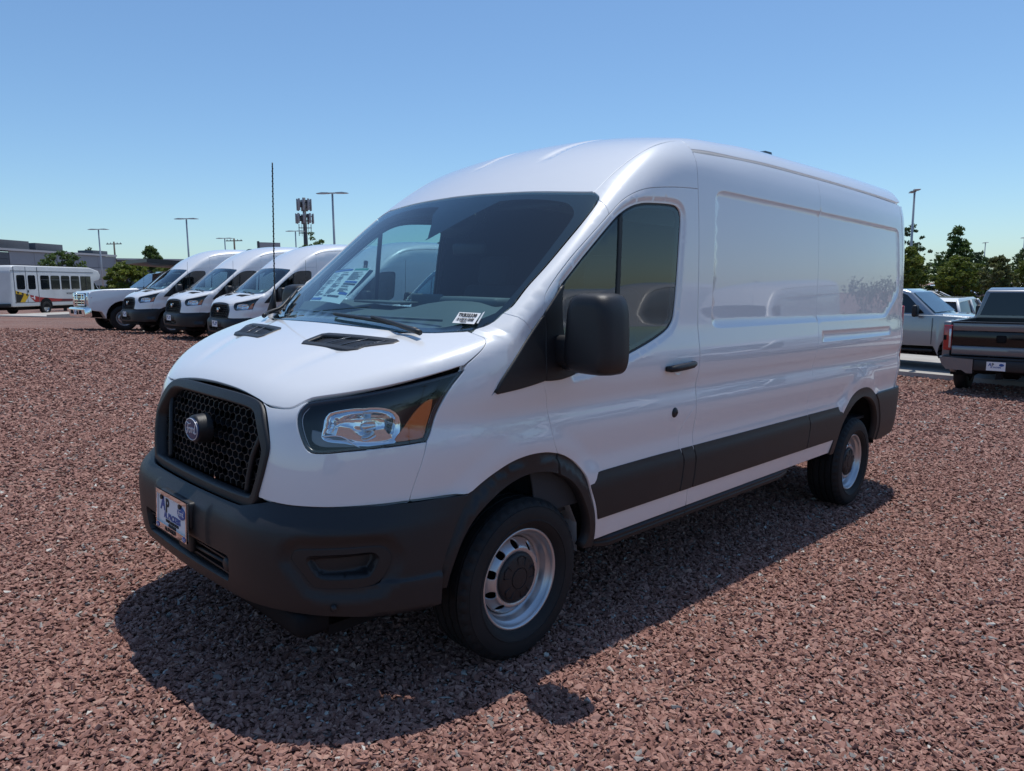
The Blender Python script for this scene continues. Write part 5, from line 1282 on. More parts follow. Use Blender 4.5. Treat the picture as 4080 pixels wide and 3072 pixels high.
# ---- shuttle bus
def shuttle_bus():
    root = empty('shuttle_bus'); L = 7.2; hw = 1.2; y = -hw
    prof = [(-L, .50), (-L - .02, 1.0), (-L, 2.55), (-L + .15, 2.86), (-L + .4, 2.93), (-.35, 2.93), (.55, 2.72), (.72, 2.45), (.62, 2.15), (.0, 2.0), (.0, .50)]
    solid(prof, -hw, hw, WHITE_W, 'body', root, .10)
    solid([(.0, .55), (.0, 2.05), (.35, 1.95), (.95, 1.28), (2.0, 1.12), (2.15, .95), (2.15, .5)], -.98, .98, WHITE_W, 'cab', root, .06)
    for s in (1, -1):
        quad([(.12, s * .99, 1.30), (.80, s * .99, 1.30), (.30, s * .99, 1.92), (.12, s * .99, 1.92)][::(1 if s < 0 else -1)], PRIV_GLASS, 'cab_window', root)
    def win(x0, x1, z0, z1, nm='window', m_=PRIV_GLASS, yy=None, root_=None):
        yy = -hw - .014 if yy is None else yy; r = .09; P = []
        for cx, cz, a in ((x1 - r, z0 + r, -90), (x1 - r, z1 - r, 0), (x0 + r, z1 - r, 90), (x0 + r, z0 + r, 180)):
            P += [(cx + r * math.cos(math.radians(a + t)), yy, cz + r * math.sin(math.radians(a + t))) for t in (0, 30, 60, 90)]
        o = quad(P, BUS_GLASS, nm, root, .02)
        return o
    fr = lambda x0, x1, z0, z1: None
    for x0, x1 in ((-6.74, -6.12), (-5.86, -5.28)): win(x0, x1, 1.52, 2.36)
    for x0, x1 in ((-4.86, -4.14), (-4.00, -3.24), (-3.10, -2.36), (-2.22, -1.46)):
        o = win(x0, x1, 1.50, 2.36); MB().box(((x0 + x1) / 2, -hw - .017, 1.535), (x1 - x0 - .24, .012, .02)).build('window_rail', [CHROME_S], o)
        MB().box(((x0 + x1) / 2, -hw - .017, 2.10), (x1 - x0 - .10, .012, .025)).build('window_rail', [LAMP_GREY], o)
    dr = MB(); dr.box((-.84, -hw - .005, 1.55), (.96, .03, 1.60)); o = dr.build('entrance_door', [BUS_GLASS], root)
    MB().box((-.84, -hw - .024, 1.55), (.05, .02, 1.60)).build('door_post', [BLACK_PL], o)
    for x in (-6.92, -5.08): MB().box((x, -hw - .004, 1.78), (.035, .02, 2.15)).build('lift_door_edge', [LAMP_GREY], root)
    MB().box((-6.0, -hw - .004, 1.78), (.02, .02, 2.15)).build('lift_door_gap', [LAMP_GREY], root)
    MB().box((-5.92, -hw - .02, 1.40), (.06, .03, .13), bev=.01).build('lift_door_handle', [BLACK_PL], root)
    MB().box((-3.6, -hw - .002, 2.60), (7.1, .02, .03)).build('gutter', [LAMP_GREY], root)
    MB().box((-3.5, -hw - .004, .74), (7.0, .02, .03)).build('rub_rail', [LAMP_GREY], root)
    # painted wave of the state colours along the lower side
    def strip(pts, m_, k, nm='livery'): quad([(x, -hw - .010 - .002 * k, z) for x, z in pts], m_, nm, root, .006)
    YEL = mat('livery_yellow', (.62, .38, .02), .4); LRED = mat('livery_red', (.34, .022, .022), .4); LBLK = mat('livery_black', (.012, .013, .012), .4); MAR = mat('livery_maroon', (.13, .014, .02), .4)
    strip([(-6.88, .76), (-6.24, .76), (-5.84, 1.20), (-6.88, 1.44)], YEL, 0); strip([(-6.88, .76), (-6.62, .76), (-6.30, 1.18), (-6.88, 1.26)], LBLK, 1)
    for a, c in ((-6.80, 1.36), (-6.46, 1.29), (-6.12, 1.225)): strip([(a, c - .07), (a + .15, c - .10), (a + .17, c + .0), (a + .02, c + .03)], LBLK, 1)
    strip([(-5.80, 1.19), (-5.10, 1.06), (-5.10, .76), (-5.45, .76), (-5.78, 1.02)], LRED, 0)
    strip([(-5.72, 1.06), (-5.42, 1.00), (-5.42, .96), (-5.72, 1.02)], PAPER_W, 1); strip([(-5.52, 1.17), (-5.44, 1.155), (-5.44, .90), (-5.52, .92)], PAPER_W, 1)
    strip([(-5.04, 1.04), (-3.6, .93), (-2.2, .89), (-1.36, .88), (-1.36, .76), (-5.04, .76)], LRED, 0); strip([(-3.1, .91), (-1.36, .86), (-1.36, .76), (-3.3, .76)], MAR, 1)
    Rs = Matrix(((1, 0, 0), (0, 0, -1), (0, 1, 0)))
    lettering('MOBILITY', .17, (-2.35, -hw - .014, 1.24), Rs, LAMP_GREY, root, name='livery_lettering', bold=.002)
    o = MB(); o.box((-1.86, -hw - .012, 1.03), (.56, .012, .27)); o = o.build('livery_badge', [LRED], root)
    MB().box((-1.86, -hw - .020, 1.03), (.46, .008, .20)).build('badge_field', [PAPER_W], o); lettering('LINK', .17, (-1.86, -hw - .026, 1.03), Rs, LRED, o, bold=.006)
    lettering('MOBILITY', .10, (-4.8, -hw + .045, 2.755), Rs @ Matrix.Rotation(-.75, 3, 'X'), LAMP_GREY, root, name='livery_lettering')
    for xw in (-4.55, 1.25):
        for s in (1, -1):
            h = MB(); n = 16; A = [math.radians(-10 + 200 * k / n) for k in range(n + 1)]; yo = hw + .014 if xw < 0 else .995
            h.add([(xw + .52 * math.cos(t), s * yo, .50 + .50 * math.sin(t)) for t in A], [tuple(range(n + 1))]); h.build('wheel_housing', [BLACK_MATT], root)
            make_wheel(root, xw, s * (hw - .0 if xw < 0 else .96), .385, s, False, False, r=.385, rim_r=.225)
    u = MB(); u.box((-3.2, 0, .42), (6.6, 1.6, .26)); u.build('underbody', [BLACK_MATT], root)
    MB().box((-L - .06, 0, .58), (.14, 2.2, .22), bev=.02).build('rear_bumper', [BLACK_PL], root)
    return root
BUS_GLASS = mat('bus_glass', (.010, .013, .018), .06, spec=.6)
bus = shuttle_bus()
tag(bus, 'white shuttle bus with red yellow and black striped livery', 'bus')
bus.matrix_world = Matrix.Translation((-13.6, -52.3, .10)) @ Matrix.Rotation(math.radians(-141.9), 4, 'Z') @ Matrix.Translation((0, 1.2, 0))
# ---- grey box truck behind the vans (only its box shows)
def box_truck():
    root = empty('box_truck'); BX = mat('box_grey', (.46, .48, .51), .5, vary=(1.2, .05))
    b = MB(); b.box((-3.6, 0, 2.35), (7.2, 2.5, 2.5), bev=.03); b.build('cargo_box', [BX], root)
    q = MB(); q.box((.02, 0, 3.57), (.05, 2.5, .10)); q.box((.02, 1.21, 2.35), (.06, .10, 2.5)); q.box((.02, -1.21, 2.35), (.06, .10, 2.5)); q.box((.02, 0, 3.30), (.05, 2.4, .06)); q.build('door_frame', [mat_cache('galv')], root)
    for k in range(8): MB().box((.012, 0, 1.25 + .26 * k), (.03, 2.28, .245), bev=.008).build('roller_slat', [WHITE_W], root)
    for k in range(4):
        for s in (1, -1): MB().box((-1.0 - 1.7 * k, s * 1.252, 2.35), (.04, .012, 2.4)).build('box_rib', [mat_cache('galv')], root)
    q = MB(); q.box((-3.6, 0, .85), (7.4, 1.0, .3)); q.build('chassis', [BLACK_MATT], root)
    solid([(-7.3, .7), (-7.3, 2.3), (-8.2, 2.3), (-8.7, 1.5), (-9.5, 1.4), (-9.5, .6)], -1.0, 1.0, WHITE_W, 'cab', root, .06)
    for xw in (-1.9, -8.7):
        for s in (1, -1): make_wheel(root, xw, 1.0 * s, .46, s, False, False, r=.46, rim_r=.26)
    return root
bt = box_truck(); tag(bt, 'grey box truck standing behind the white van row', 'truck')
bt.matrix_world = Matrix.Translation((-15.0, -31.3, gz(-15, -31))) @ Matrix.Rotation(math.radians(0), 4, 'Z')
# ---- small cars and crossovers of the further rows
def small_car(paint, kind='suv'):
    root = empty('parked_car'); wr = .35; wb = 2.75; hr = 1.68 if kind == 'suv' else 1.46
    lo = [(.86, .34), (.90, .60), (.80, .82), (.55, .92), (-.42, 1.02), (-3.55, 1.04), (-3.68, .80), (-3.62, .36)] + [(-wb - .50, .28)] + arc(-wb, .35, .40, 190, -10, 8) + [(-wb + .5, .26), (-.5, .26)] + arc(0, .35, .40, 190, -10, 8) + [(.5, .30)]
    solid(lo, -.92, .92, paint, 'body', root, .07, lambda x, z: 1 - .05 * max(0, z - .7) / .35)
    rr = -3.35 if kind == 'suv' else -2.75
    tc = lambda x, z: 1 - .24 * max(0, z - 1.0) / .65
    solid([(-.35, .98), (-1.15, hr - .08), (-1.5, hr), (rr + .2, hr - .02), (rr - .02, hr - .12), (rr - .32 if kind == 'suv' else -3.35, 1.02)], -.84, .84, BUS_GLASS, 'cabin_glass', root, .05, tc)
    solid([(-1.10, hr - .075), (-1.5, hr + .012), (rr + .2, hr - .005), (rr - .04, hr - .10), (rr + .1, hr - .13), (-1.5, hr - .06)], -.85, .85, paint, 'roof', root, .02, lambda x, z: tc(x, z) * 1.01)
    for s in (1, -1):
        for x0, x1 in ((-.40, -1.15), (-1.95, -2.0), (rr - .22, rr - .02)):
            b = MB(); b.tube([(x0, s * .845, 1.02), (x1, s * .84 * tc(0, hr - .08) + s * .012, hr - .07)], .04, 6); b.build('roof_pillar', [paint], root)
        MB().box((-.75, s * .98, 1.06), (.12, .16, .13), bev=.04).build('door_mirror', [paint], root)
        MB().box((.80, s * .66, .74), (.14, .36, .13), bev=.04).build('headlight', [mat_cache('lamp_clear')], root)
        MB().box((-3.60, s * .74, .90), (.14, .28, .20), bev=.04).build('tail_lamp', [RED_LENS], root)
        for xw in (0, -wb): make_wheel(root, xw, .86 * s, wr, s, False, True, r=wr, rim_r=.225)
    MB().box((.89, 0, .56), (.05, 1.1, .22), bev=.02).build('grille', [BLACK_PL], root)
    MB().box((-1.4, 0, .36), (4.2, 1.5, .14)).build('underbody', [BLACK_MATT], root)
    return root
protos = {}
def car(pn, paint, kind, x, y, rz, label):
    k = (pn, kind)
    if k not in protos: protos[k] = o = small_car(paint, kind)
    else: o = copy_tree(protos[k])
    place(o, x, y, rz, rake=False); tag(o, label, 'car', 'cars in the further rows'); return o
# ------------------------------------------------------------------ cars of the further rows
car('silver', SILVER, 'suv', -26.6, -5.2, math.pi, 'silver crossover with red tail lamps beyond the silver pickup cab')
car('white', W_PAINT, 'suv', -24.8, -3.3, math.pi, 'white crossover with red tail lamps over the left end of the grey tailgate')
car('black', BLACK_P, 'suv', -24.4, -.55, math.pi, 'black crossover with red tail lamps beside the grey pickup cab')
car('black', BLACK_P, 'suv', -27.8, -8.1, math.pi, 'black crossover hidden mostly by the silver pickup')
car('white', W_PAINT, 'sedan', -46.5, -8.6, math.pi / 2, 'white car side on in the second row under the young tree')
car('white', W_PAINT, 'suv', -47.5, -2.6, math.pi / 2, 'white crossover in the second row behind the grey pickup cab')
car('silver', SILVER, 'sedan', -47.2, -14.6, math.pi / 2, 'silver car side on in the second row beside the hedge')
for k, (pn, pm, kd, x, y, lab) in enumerate((('blue', BLUE_P, 'suv', -80.5, -15.6, 'blue crossover facing the camera far off in front of the lamp post'), ('silver', SILVER, 'suv', -81, -12.4, 'silver crossover facing the camera far off beside the lamp post'),
        ('black', BLACK_P, 'suv', -81.5, -9.4, 'black crossover facing the camera far off under the right trees'), ('blue', BLUE_P, 'sedan', -82, -6.4, 'blue car facing the camera far off at the picture edge'), ('white', W_PAINT, 'sedan', -80, -19, 'white car facing the camera far off beside the dark trees'))):
    car(pn, pm, kd, x, y, 0.0, lab)
car('black', BLACK_P, 'suv', -16.2, -61.5, math.radians(-120), 'dark crossover standing far behind the flatbed truck hood')
# vehicles on the photographer's side of the lot: they show only as reflections in the white paint
mv = copy_tree(van); mv.matrix_world = Matrix.Translation((-13.2, 7.4, gz(-13.2, 7.4))) @ Matrix.Rotation(.0236, 4, 'Y'); tag(mv, 'white cargo van standing behind the photographer, seen only as a reflection', 'van')
for x, y, r, lab in ((-12.6, 10.6, 0.0, 'tall white cargo van behind the photographer, second in the reflected row'), (-12.9, 13.8, .0, 'tall white cargo van behind the photographer, last in the reflected row'), (-2.0, 14.5, 0.1, 'tall white cargo van alone behind the photographer')):
    o = copy_tree(tall); place(o, x, y, r); tag(o, lab, 'van', ROW)
for pn, pm, kd, x, y, r, lab in (('silver', SILVER, 'suv', -20.5, 7.6, math.pi, 'silver crossover behind the photographer, reflected in the rear quarter'), ('white', W_PAINT, 'suv', -25.5, 8.0, math.pi, 'white crossover behind the photographer in the reflected row'),
        ('black', BLACK_P, 'suv', -21, 11.5, math.pi, 'black crossover behind the photographer in the reflected row'), ('blue', BLUE_P, 'sedan', -27, 12, math.pi, 'blue car two rows behind the photographer'), ('silver', SILVER, 'suv', 9.5, 6.2, 2.9, 'silver crossover behind the photographer on the right'), ('white', W_PAINT, 'sedan', -30, 17, math.pi, 'white car two rows behind the photographer')):
    car(pn, pm, kd, x, y, r, lab)
# ------------------------------------------------------------------ kerbs and pavement strips
def slab(name, pts, z0, h, label, cat):
    b = MB(); P = [(x, y, gz(x, y) + z0 + h) for x, y in pts]; Q = [(x, y, gz(x, y) + z0 - .15) for x, y in pts]; n = len(P)
    b.add(P + Q, [tuple(range(n)), tuple(range(n, 2 * n))[::-1]] + [(i, n + i, n + (i + 1) % n, (i + 1) % n) for i in range(n)])
    o = b.build(name, [mat_cache('concrete')]); tag(o, label, cat, kind='structure'); return o
slab('pavement', [(-16.2, -6.4), (-20.5, -6.4), (-20.5, 6.5), (-16.2, 6.5)], 0, .10, 'pale concrete strip under the silver pickup', 'pavement')
slab('pavement', [(-9.0, -44.0), (-6.5, -46.5), (-30, -66), (-60, -86), (-64, -80), (-32, -60)], 0, .05, 'pale paved lane beside the shuttle bus', 'pavement')
slab('kerb', [(-8.55, -43.3), (-8.95, -43.9), (-32.0, -59.8), (-31.6, -59.2)], 0, .15, 'pale kerb in front of the shuttle bus', 'kerb')
slab('asphalt', [(-30, -30), (-30, 10), (-110, 10), (-110, -30)], 0, .02, 'grey paved lot under the further rows of cars', 'lot')
# ------------------------------------------------------------------ grey building on the left
def facade(P0, P1, h, z0, m_, root, name, rows, cols, depth=.12):
    """wall of separate siding panels between two ground points"""
    P0, P1 = Vector((*P0, 0)), Vector((*P1, 0)); d = (P1 - P0); L = d.length; d.normalize(); n = Vector((-d.y, d.x, 0))
    if n.dot(Vector(CAM_POS) - P0) < 0: n = -n
    w = L / cols; hh = h / rows
    R = Matrix((d, n, Vector((0, 0, 1)))).transposed(); shared = None
    for i in range(cols):
        for j in range(rows):
            if shared is None:
                b = MB(); b.box((0, 0, 0), (w - .05, depth, hh - .05), R); o = b.build(name, [m_], root); shared = o.data
            else: o = link(name, shared, None, root)
            o.location = P0 + d * (w * (i + .5)) + Vector((0, 0, z0 + hh * (j + .5)))
    return d, n, R
BWALL = mat('siding_grey', (.30, .315, .335), .6, vary=(.6, .06)); BDARK = mat('siding_dark', (.095, .105, .12), .6, vary=(.6, .08)); BTOP = mat('parapet_grey', (.46, .47, .48), .6)
bl = empty('building'); tag(bl, 'long low grey commercial building behind the shuttle bus', 'building')
d, n, R = facade((-20.6, -111.3), (-37.5, -124.5), 7.1, -.4, BWALL, bl, 'wall_panel', 4, 5)
facade((-9.4, -102.5), (-20.55, -111.25), 6.9, -.4, BDARK, bl, 'wall_panel', 8, 3)
d2, n2, R2 = facade((-37.6, -124.4), (-60, -121), 6.6, -.4, BDARK, bl, 'wall_panel', 4, 6)
b = MB()
for P0, P1, z in (((-9.4, -102.5), (-37.5, -124.5), 6.85), ((-37.6, -124.4), (-60, -121), 6.35)):
    P0, P1 = Vector((*P0, z)), Vector((*P1, z)); dd_ = (P1 - P0); b.box((P0 + P1) / 2, (dd_.length, .5, .28), Matrix.Rotation(math.atan2(dd_.y, dd_.x), 3, 'Z'))
b.build('parapet', [BTOP], bl)
b = MB()
for (x0, y0), (x1, y1), z in (((-9.4, -102.7), (-37.5, -124.7), 6.5),): b.add([(x0, y0, -.5), (x1, y1, -.5), (x1, y1, z), (x0, y0, z)], [(0, 1, 2, 3)]); b.add([(x0, y0, z), (x1, y1, z), (x1 - 18, y1 - 30, z), (x0 - 18, y0 - 30, z)], [(0, 1, 2, 3)])
b.add([(-37.6, -124.6, -.5), (-60, -121.2, -.5), (-60, -121.2, 6.2), (-37.6, -124.6, 6.2)], [(0, 1, 2, 3)]); b.build('wall_core', [BDARK], bl)
for x, y, w, dp, h in ((-20.2, -113.0, 6.0, 3, 1.35), (-25.6, -117.6, 5.2, 3, 1.25), (-34.2, -124.2, 3.4, 2.5, .8)):
    MB().box((x, y, 7.05 + h / 2 - .3), (w, dp, h), Matrix.Rotation(math.atan2(d.y, d.x), 3, 'Z'), bev=.03).build('roof_unit', [BDARK], bl)
for k in range(6):
    P = Vector((-37.9, -124.2, 0)) + d2 * (1.2 + 3.4 * k) + n2 * .12
    MB().box((P.x, P.y, 1.1), (1.5, .10, 2.6), R2).build('window', [BUS_GLASS], bl)
for k in range(3):
    P = Vector((-33.4, -121.2, 0)) + d * (1.3 * k) + n * .1
    MB().box((P.x, P.y, 1.0), (.9, .10, 2.4), R).build('window', [BUS_GLASS], bl)
# ------------------------------------------------------------------ lamp posts
def lamp_post(h=9.0, arm=.95):
    root = empty('lamp_post'); g = mat_cache('galv')
    MB().tube([(0, 0, 0), (0, 0, h * .5), (0, 0, h - .1)], [.115, .095, .075], 12).build('post', [g], root)
    MB().lathe([(.26, 0), (.26, .55), (.22, .6), (0, .6)], 16, axis='z').build('base', [mat_cache('concrete')], root)
    MB().box((0, 0, h - .03), (.22, .9, .08), bev=.02).build('arm', [g], root)
    for s in (1, -1):
        b = MB(); b.prism([(.28, 0), (.28 + arm * .55, .02), (.28 + arm, -.05), (.28 + arm, -.085), (.28 + arm * .55, -.10), (.28, -.085)], -.19, .19, lambda u, v, w: (w, s * u, h + .01 + v)); b.build('lamp_head', [g], root)
    return root
lp = lamp_post(); n_ = 0
for x, y, top, rz, lab in ((-26.8, -95.4, 8.85, .2, 'lamp post standing behind the shuttle bus'), (-29.0, -74.6, 8.78, .2, 'lamp post rising behind the grey box truck'), (-28.6, -46.2, 8.68, .15, 'tall twin lamp post right of the phone mast'),
        (-44.1, -99.4, 8.66, .2, 'small distant lamp post left of the utility pole'), (-45.0, -81.3, 8.65, .2, 'small distant lamp post beside the phone mast'), (-58.3, -14.7, 8.32, 1.5, 'tall lamp post rising at the back corner of the white van'),
        (-127.6, -24.8, 7.41, 1.5, 'slim distant lamp post in front of the treeline'), (-119.5, -18.5, 7.51, 1.5, 'distant lamp post before the rightmost tree'), (-38.3, -3.2, 8.46, 1.5, 'close lamp post whose arm tip enters at the picture edge'),
        (-14, 34, 8.6, .1, 'lamp post behind the photographer in the reflections'), (-27, 48, 8.6, .1, 'lamp post far behind the photographer'), (-40, 44, 8.6, .1, 'second lamp post far behind the photographer')):
    o = lp if n_ == 0 else copy_tree(lp); n_ += 1
    o.location = (x, y, gz(x, y)); o.rotation_euler = (0, 0, rz + .55); k = (top - gz(x, y)) / 9.05; o.scale = (k, k, k); tag(o, lab, 'lamp post', 'lamp posts of the lot')
# ------------------------------------------------------------------ phone mast, utility poles, billboard
mast = empty('phone_mast'); mast.location = (-104, -181.5, -.5); DKM = mat('mast_dark', (.06, .065, .075), .6); ANT = mat('antenna_grey', (.30, .32, .34), .5)
MB().tube([(0, 0, 0), (0, 0, 26.5)], [.75, .42], 12).build('pole', [DKM], mast)
for zc, hh, rr, nn in ((24.6, 3.4, 1.9, 9), (20.9, 2.9, 2.35, 9)):
    for k in range(nn):
        a = 6.283 * k / nn + .3; MB().box((rr * math.cos(a), rr * math.sin(a), zc), (.28, .55, hh * .92), Matrix.Rotation(a, 3, 'Z'), bev=.04).build('antenna', [ANT], mast)
    b = MB()
    for k in range(nn):
        a = 6.283 * k / nn + .3
        for dz_ in (-.6, .6): b.tube([(.3 * math.cos(a), .3 * math.sin(a), zc + dz_), (rr * math.cos(a), rr * math.sin(a), zc + dz_)], .07, 5)
        b.box((rr * .6 * math.cos(a), rr * .6 * math.sin(a), zc - .2 + .5 * (k % 3)), (.5, .45, .8), Matrix.Rotation(a, 3, 'Z'))
    b.build('mount', [DKM], mast)
b = MB(); b.tube([(1.75 * math.cos(t), 1.75 * math.sin(t), 17.0) for t in np.linspace(0, 6.283, 17)], .06, 5); b.tube([(1.75 * math.cos(t), 1.75 * math.sin(t), 18.4) for t in np.linspace(0, 6.283, 17)], .06, 5)
for k in range(8): b.tube([(1.75 * math.cos(k * .785), 1.75 * math.sin(k * .785), 16.2), (1.75 * math.cos(k * .785), 1.75 * math.sin(k * .785), 19.4)], .05, 5)
for k in range(4): b.tube([(0, 0, 17.0), (1.75 * math.cos(k * 1.571), 1.75 * math.sin(k * 1.571), 17.0)], .06, 5)
b.build('service_platform', [DKM], mast); tag(mast, 'tall cellular phone mast with two tiers of antennas', 'mast')
WOODP = mat('pole_wood', (.10, .08, .065), .85)
def utility_pole(h):
    root = empty('utility_pole'); MB().tube([(0, 0, 0), (0, 0, h)], [.2, .13], 10).build('pole', [WOODP], root)
    for z in (h - .4, h - 3.0): MB().box((0, 0, z), (.12, 2.8, .14)).build('cross_arm', [WOODP], root)
    for y in (-1.2, -.6, .6, 1.2): MB().lathe([(.05, 0), (.07, .1), (.03, .22), (0, .22)], 8, c=(0, y, h - .33), axis='z').build('insulator', [ANT], root)
    return root
up = utility_pole(10.0)
for k, (x, y, h, lab) in enumerate(((-52.8, -115.2, 9.9, 'small wooden utility pole beyond the first two white vans'), (-21.0, -130.0, 10.2, 'thin pole standing behind the building roof at the picture edge'), (-42.3, -140.2, 10.2, 'thin pole standing behind the building beside the yellow green tree'), (-20, 55, 11.5, 'wooden utility pole behind the photographer'), (7, 30, 9.5, 'wooden utility pole close behind the photographer'))):
    o = up if k == 0 else copy_tree(up); o.location = (x, y, gz(x, y)); o.rotation_euler = (0, 0, .7); s = h / 10.0; o.scale = (s, s, s); tag(o, lab, 'pole', 'utility poles around the lot')
bb_ = empty('billboard'); P0, P1 = Vector((-50.8, -102.7, 0)), Vector((-54.0, -102.3, 0)); tag(bb_, 'grey back of a billboard standing beyond the row of vans', 'billboard')
MB().box((-52.4, -102.5, 7.75), (3.3, .25, 1.35), Matrix.Rotation(-.12, 3, 'Z')).build('panel', [mat('board_grey', (.34, .35, .36), .7)], bb_)
MB().box((-50.72, -102.72, 7.75), (.16, .45, 1.65)).build('frame', [DKM], bb_); MB().tube([(-52.4, -102.6, -.5), (-52.4, -102.6, 7.2)], .25, 10).build('post', [DKM], bb_)
# ------------------------------------------------------------------ trees
def leaf_material(name, c0, c1):
    M = bpy.data.materials.new(name); M.use_nodes = True; t = M.node_tree; b = t.nodes['Principled BSDF']; L = t.links.new; N = t.nodes.new
    a = N('ShaderNodeAttribute'); a.attribute_name = 'tone'; r = N('ShaderNodeValToRGB'); r.color_ramp.elements[0].color = (*c0, 1); r.color_ramp.elements[1].color = (*c1, 1)
    L(a.outputs['Fac'], r.inputs[0]); L(r.outputs[0], b.inputs['Base Color']); b.inputs['Roughness'].default_value = .55; b.inputs['Specular IOR Level'].default_value = .35
    out = [n for n in t.nodes if n.type == 'OUTPUT_MATERIAL'][0]; tl = N('ShaderNodeBsdfTranslucent'); L(r.outputs[0], tl.inputs[0]); mx = N('ShaderNodeMixShader'); mx.inputs[0].default_value = .4
    L(b.outputs[0], mx.inputs[1]); L(tl.outputs[0], mx.inputs[2]); L(mx.outputs[0], out.inputs[0]); return M
BARK = mat('bark', (.075, .06, .05), .9)
def crown_mesh(seed, rx, h0, h1, form, m_, n_clump=150, per=44, leaf=.115, gaps=.0):
    """leaf sprays on clumps spread through the crown; form gives the half-width at a height 0..1"""
    g = np.random.default_rng(seed); V = []; T = []
    cl = []
    while len(cl) < n_clump:
        t = g.uniform(0, 1); w = form(t)
        if g.uniform() > w + .05: continue
        a = g.uniform(0, 6.283); r = w * math.sqrt(g.uniform(.12, 1)) * (1 + .18 * math.sin(3 * a + seed) + .12 * math.sin(5 * a + 2 * t * 6))
        cl.append((rx * r * math.cos(a), rx * r * math.sin(a), h0 + (h1 - h0) * t, .5 + .5 * g.uniform()))
    cl = np.array(cl); n = n_clump * per; c = np.repeat(cl, per, 0)
    sz = rx * .20 * c[:, 3]; off = g.normal(0, 1, (n, 3)); off *= (g.uniform(.2, 1, n) ** .5 / np.linalg.norm(off, axis=1))[:, None]
    off[:, 2] *= .6; P = c[:, :3] + off * sz[:, None]
    u = g.normal(0, 1, (n, 3)); u /= np.linalg.norm(u, axis=1)[:, None]; w = np.cross(u, g.normal(0, 1, (n, 3)) + np.array([0, 0, .6])); w /= np.linalg.norm(w, axis=1)[:, None]
    s = leaf * g.uniform(.6, 1.35, n)[:, None]
    Q = np.stack([P - u * s, P + w * s * .45, P + u * s, P - w * s * .45], 1).reshape(-1, 3)
    F = np.arange(4 * n).reshape(-1, 4)
    me = bpy.data.meshes.new('crown'); me.from_pydata(Q.tolist(), [], F.tolist())
    tone = np.clip(np.repeat(g.uniform(0, 1, n_clump), per) * .55 + g.uniform(0, .45, n), 0, 1).astype(np.float32)
    a = me.attributes.new('tone', 'FLOAT', 'FACE'); a.data.foreach_set('value', tone)
    me.materials.append(m_); return me, cl
def make_tree(name, seed, h, rx, base, form, m_, trunk=.12, lean=0.0, **k):
    root = empty(name); me, cl = crown_mesh(seed, rx, base, h, form, m_, **k); link('crown', me, None, root)
    b = MB(); top = base + (h - base) * .7
    b.tube([(0, 0, -.2), (.02, .01, base * .6), (lean * .5, 0, base + (h - base) * .3), (lean, .03, top)], [trunk * 1.25, trunk, trunk * .7, trunk * .2], 8)
    g = np.random.default_rng(seed + 5)
    for q in cl[g.choice(len(cl), 16, replace=False)]:
        z0 = base + (q[2] - base) * .45; b.tube([(0, 0, z0), (q[0] * .5, q[1] * .5, (z0 + q[2]) / 2 + .1), (q[0] * .95, q[1] * .95, q[2])], [trunk * .4, trunk * .25, trunk * .08], 5)
    b.build('trunk', [BARK], root); return root
round_f = lambda t: math.sqrt(max(0, 1 - (2 * t - .9) ** 2 / 1.25)) * (1 if t < .9 else .8)
cone_f = lambda t: max(.06, (1 - t) ** .75 * min(1, .45 + 3 * t))
oval_f = lambda t: max(.05, math.sin(math.pi * min(1, .12 + .86 * t)) ** .8)
L_YEL = leaf_material('leaf_yellow_green', (.085, .125, .02), (.22, .25, .045)); L_MID = leaf_material('leaf_mid_green', (.05, .095, .024), (.14, .20, .055)); L_DRK = leaf_material('leaf_dark_green', (.024, .05, .018), (.085, .13, .045)); L_OLV = leaf_material('leaf_olive', (.07, .09, .03), (.17, .18, .07))
TREES = 'trees around the lot'
def tree(x, y, *a, label, rz=0.0, **k):
    o = make_tree(*a, **k); o.location = (x, y, gz(x, y)); o.rotation_euler = (0, 0, rz); tag(o, label, 'tree'); return o
def tree_copy(src, x, y, s, label, rz=0.0, sz=None, grp=None):
    o = copy_tree(src); o.location = (x, y, gz(x, y)); o.rotation_euler = (0, 0, rz); o.scale = (s, s, sz or s); tag(o, label, 'tree', grp); return o
ta2 = tree(-44.6, -11.6, 'tree', 3, 4.2, 1.6, .7, round_f, L_YEL, label='yellow green tree touching the back edge of the white van', n_clump=190)
ta = tree(-67, -17.4, 'tree', 8, 6.6, 1.9, 1.4, oval_f, L_DRK, label='dark tree standing behind the tall lamp post by the van corner', n_clump=90, per=50)
tb = tree(-58, -11.6, 'tree', 12, 5.7, 2.0, .7, cone_f, L_MID, label='pointed full green tree, the biggest right of the van', n_clump=230, per=50)
tc_ = tree(-50.5, -7.5, 'tree', 15, 3.5, 1.1, 1.3, oval_f, L_OLV, label='small young tree with a thin trunk before the second car row', n_clump=80, trunk=.06)
td = tree(-72.8, -9.2, 'tree', 21, 5.7, 2.0, .9, oval_f, L_DRK, label='dark green tree at the right picture edge', n_clump=150, per=50)
for k, (src, x, y, sc_, rz, lab) in enumerate(((ta2, -46.8, -13.9, 1.0, 1.4, 'olive bushy tree low behind the silver pickup roof'), (tb, -54.5, -13.6, .62, 2.0, 'low tree between the lamp post and the pointed green tree'), (ta2, -52.5, -10.1, .85, 2.4, 'bushy yellow green tree at the foot of the pointed green tree'), (tb, -56, -8.6, .60, .7, 'low bushy tree right of the pointed green tree'),
        (td, -66, -5.2, .85, 1.0, 'rounded tree half cut by the right picture edge'), (ta2, -60, -6.6, 1.0, 3.0, 'bushy tree behind the small young tree'), (td, -75, -14.2, .8, 2.2, 'dark tree behind the slim distant lamp post'))):
    tree_copy(src, x, y, sc_, lab, rz)
te = tree(-15.8, -68.5, 'tree', 31, 5.0, 1.8, 1.5, round_f, L_MID, label='rounded green tree above the shuttle bus roof', n_clump=120, per=50)
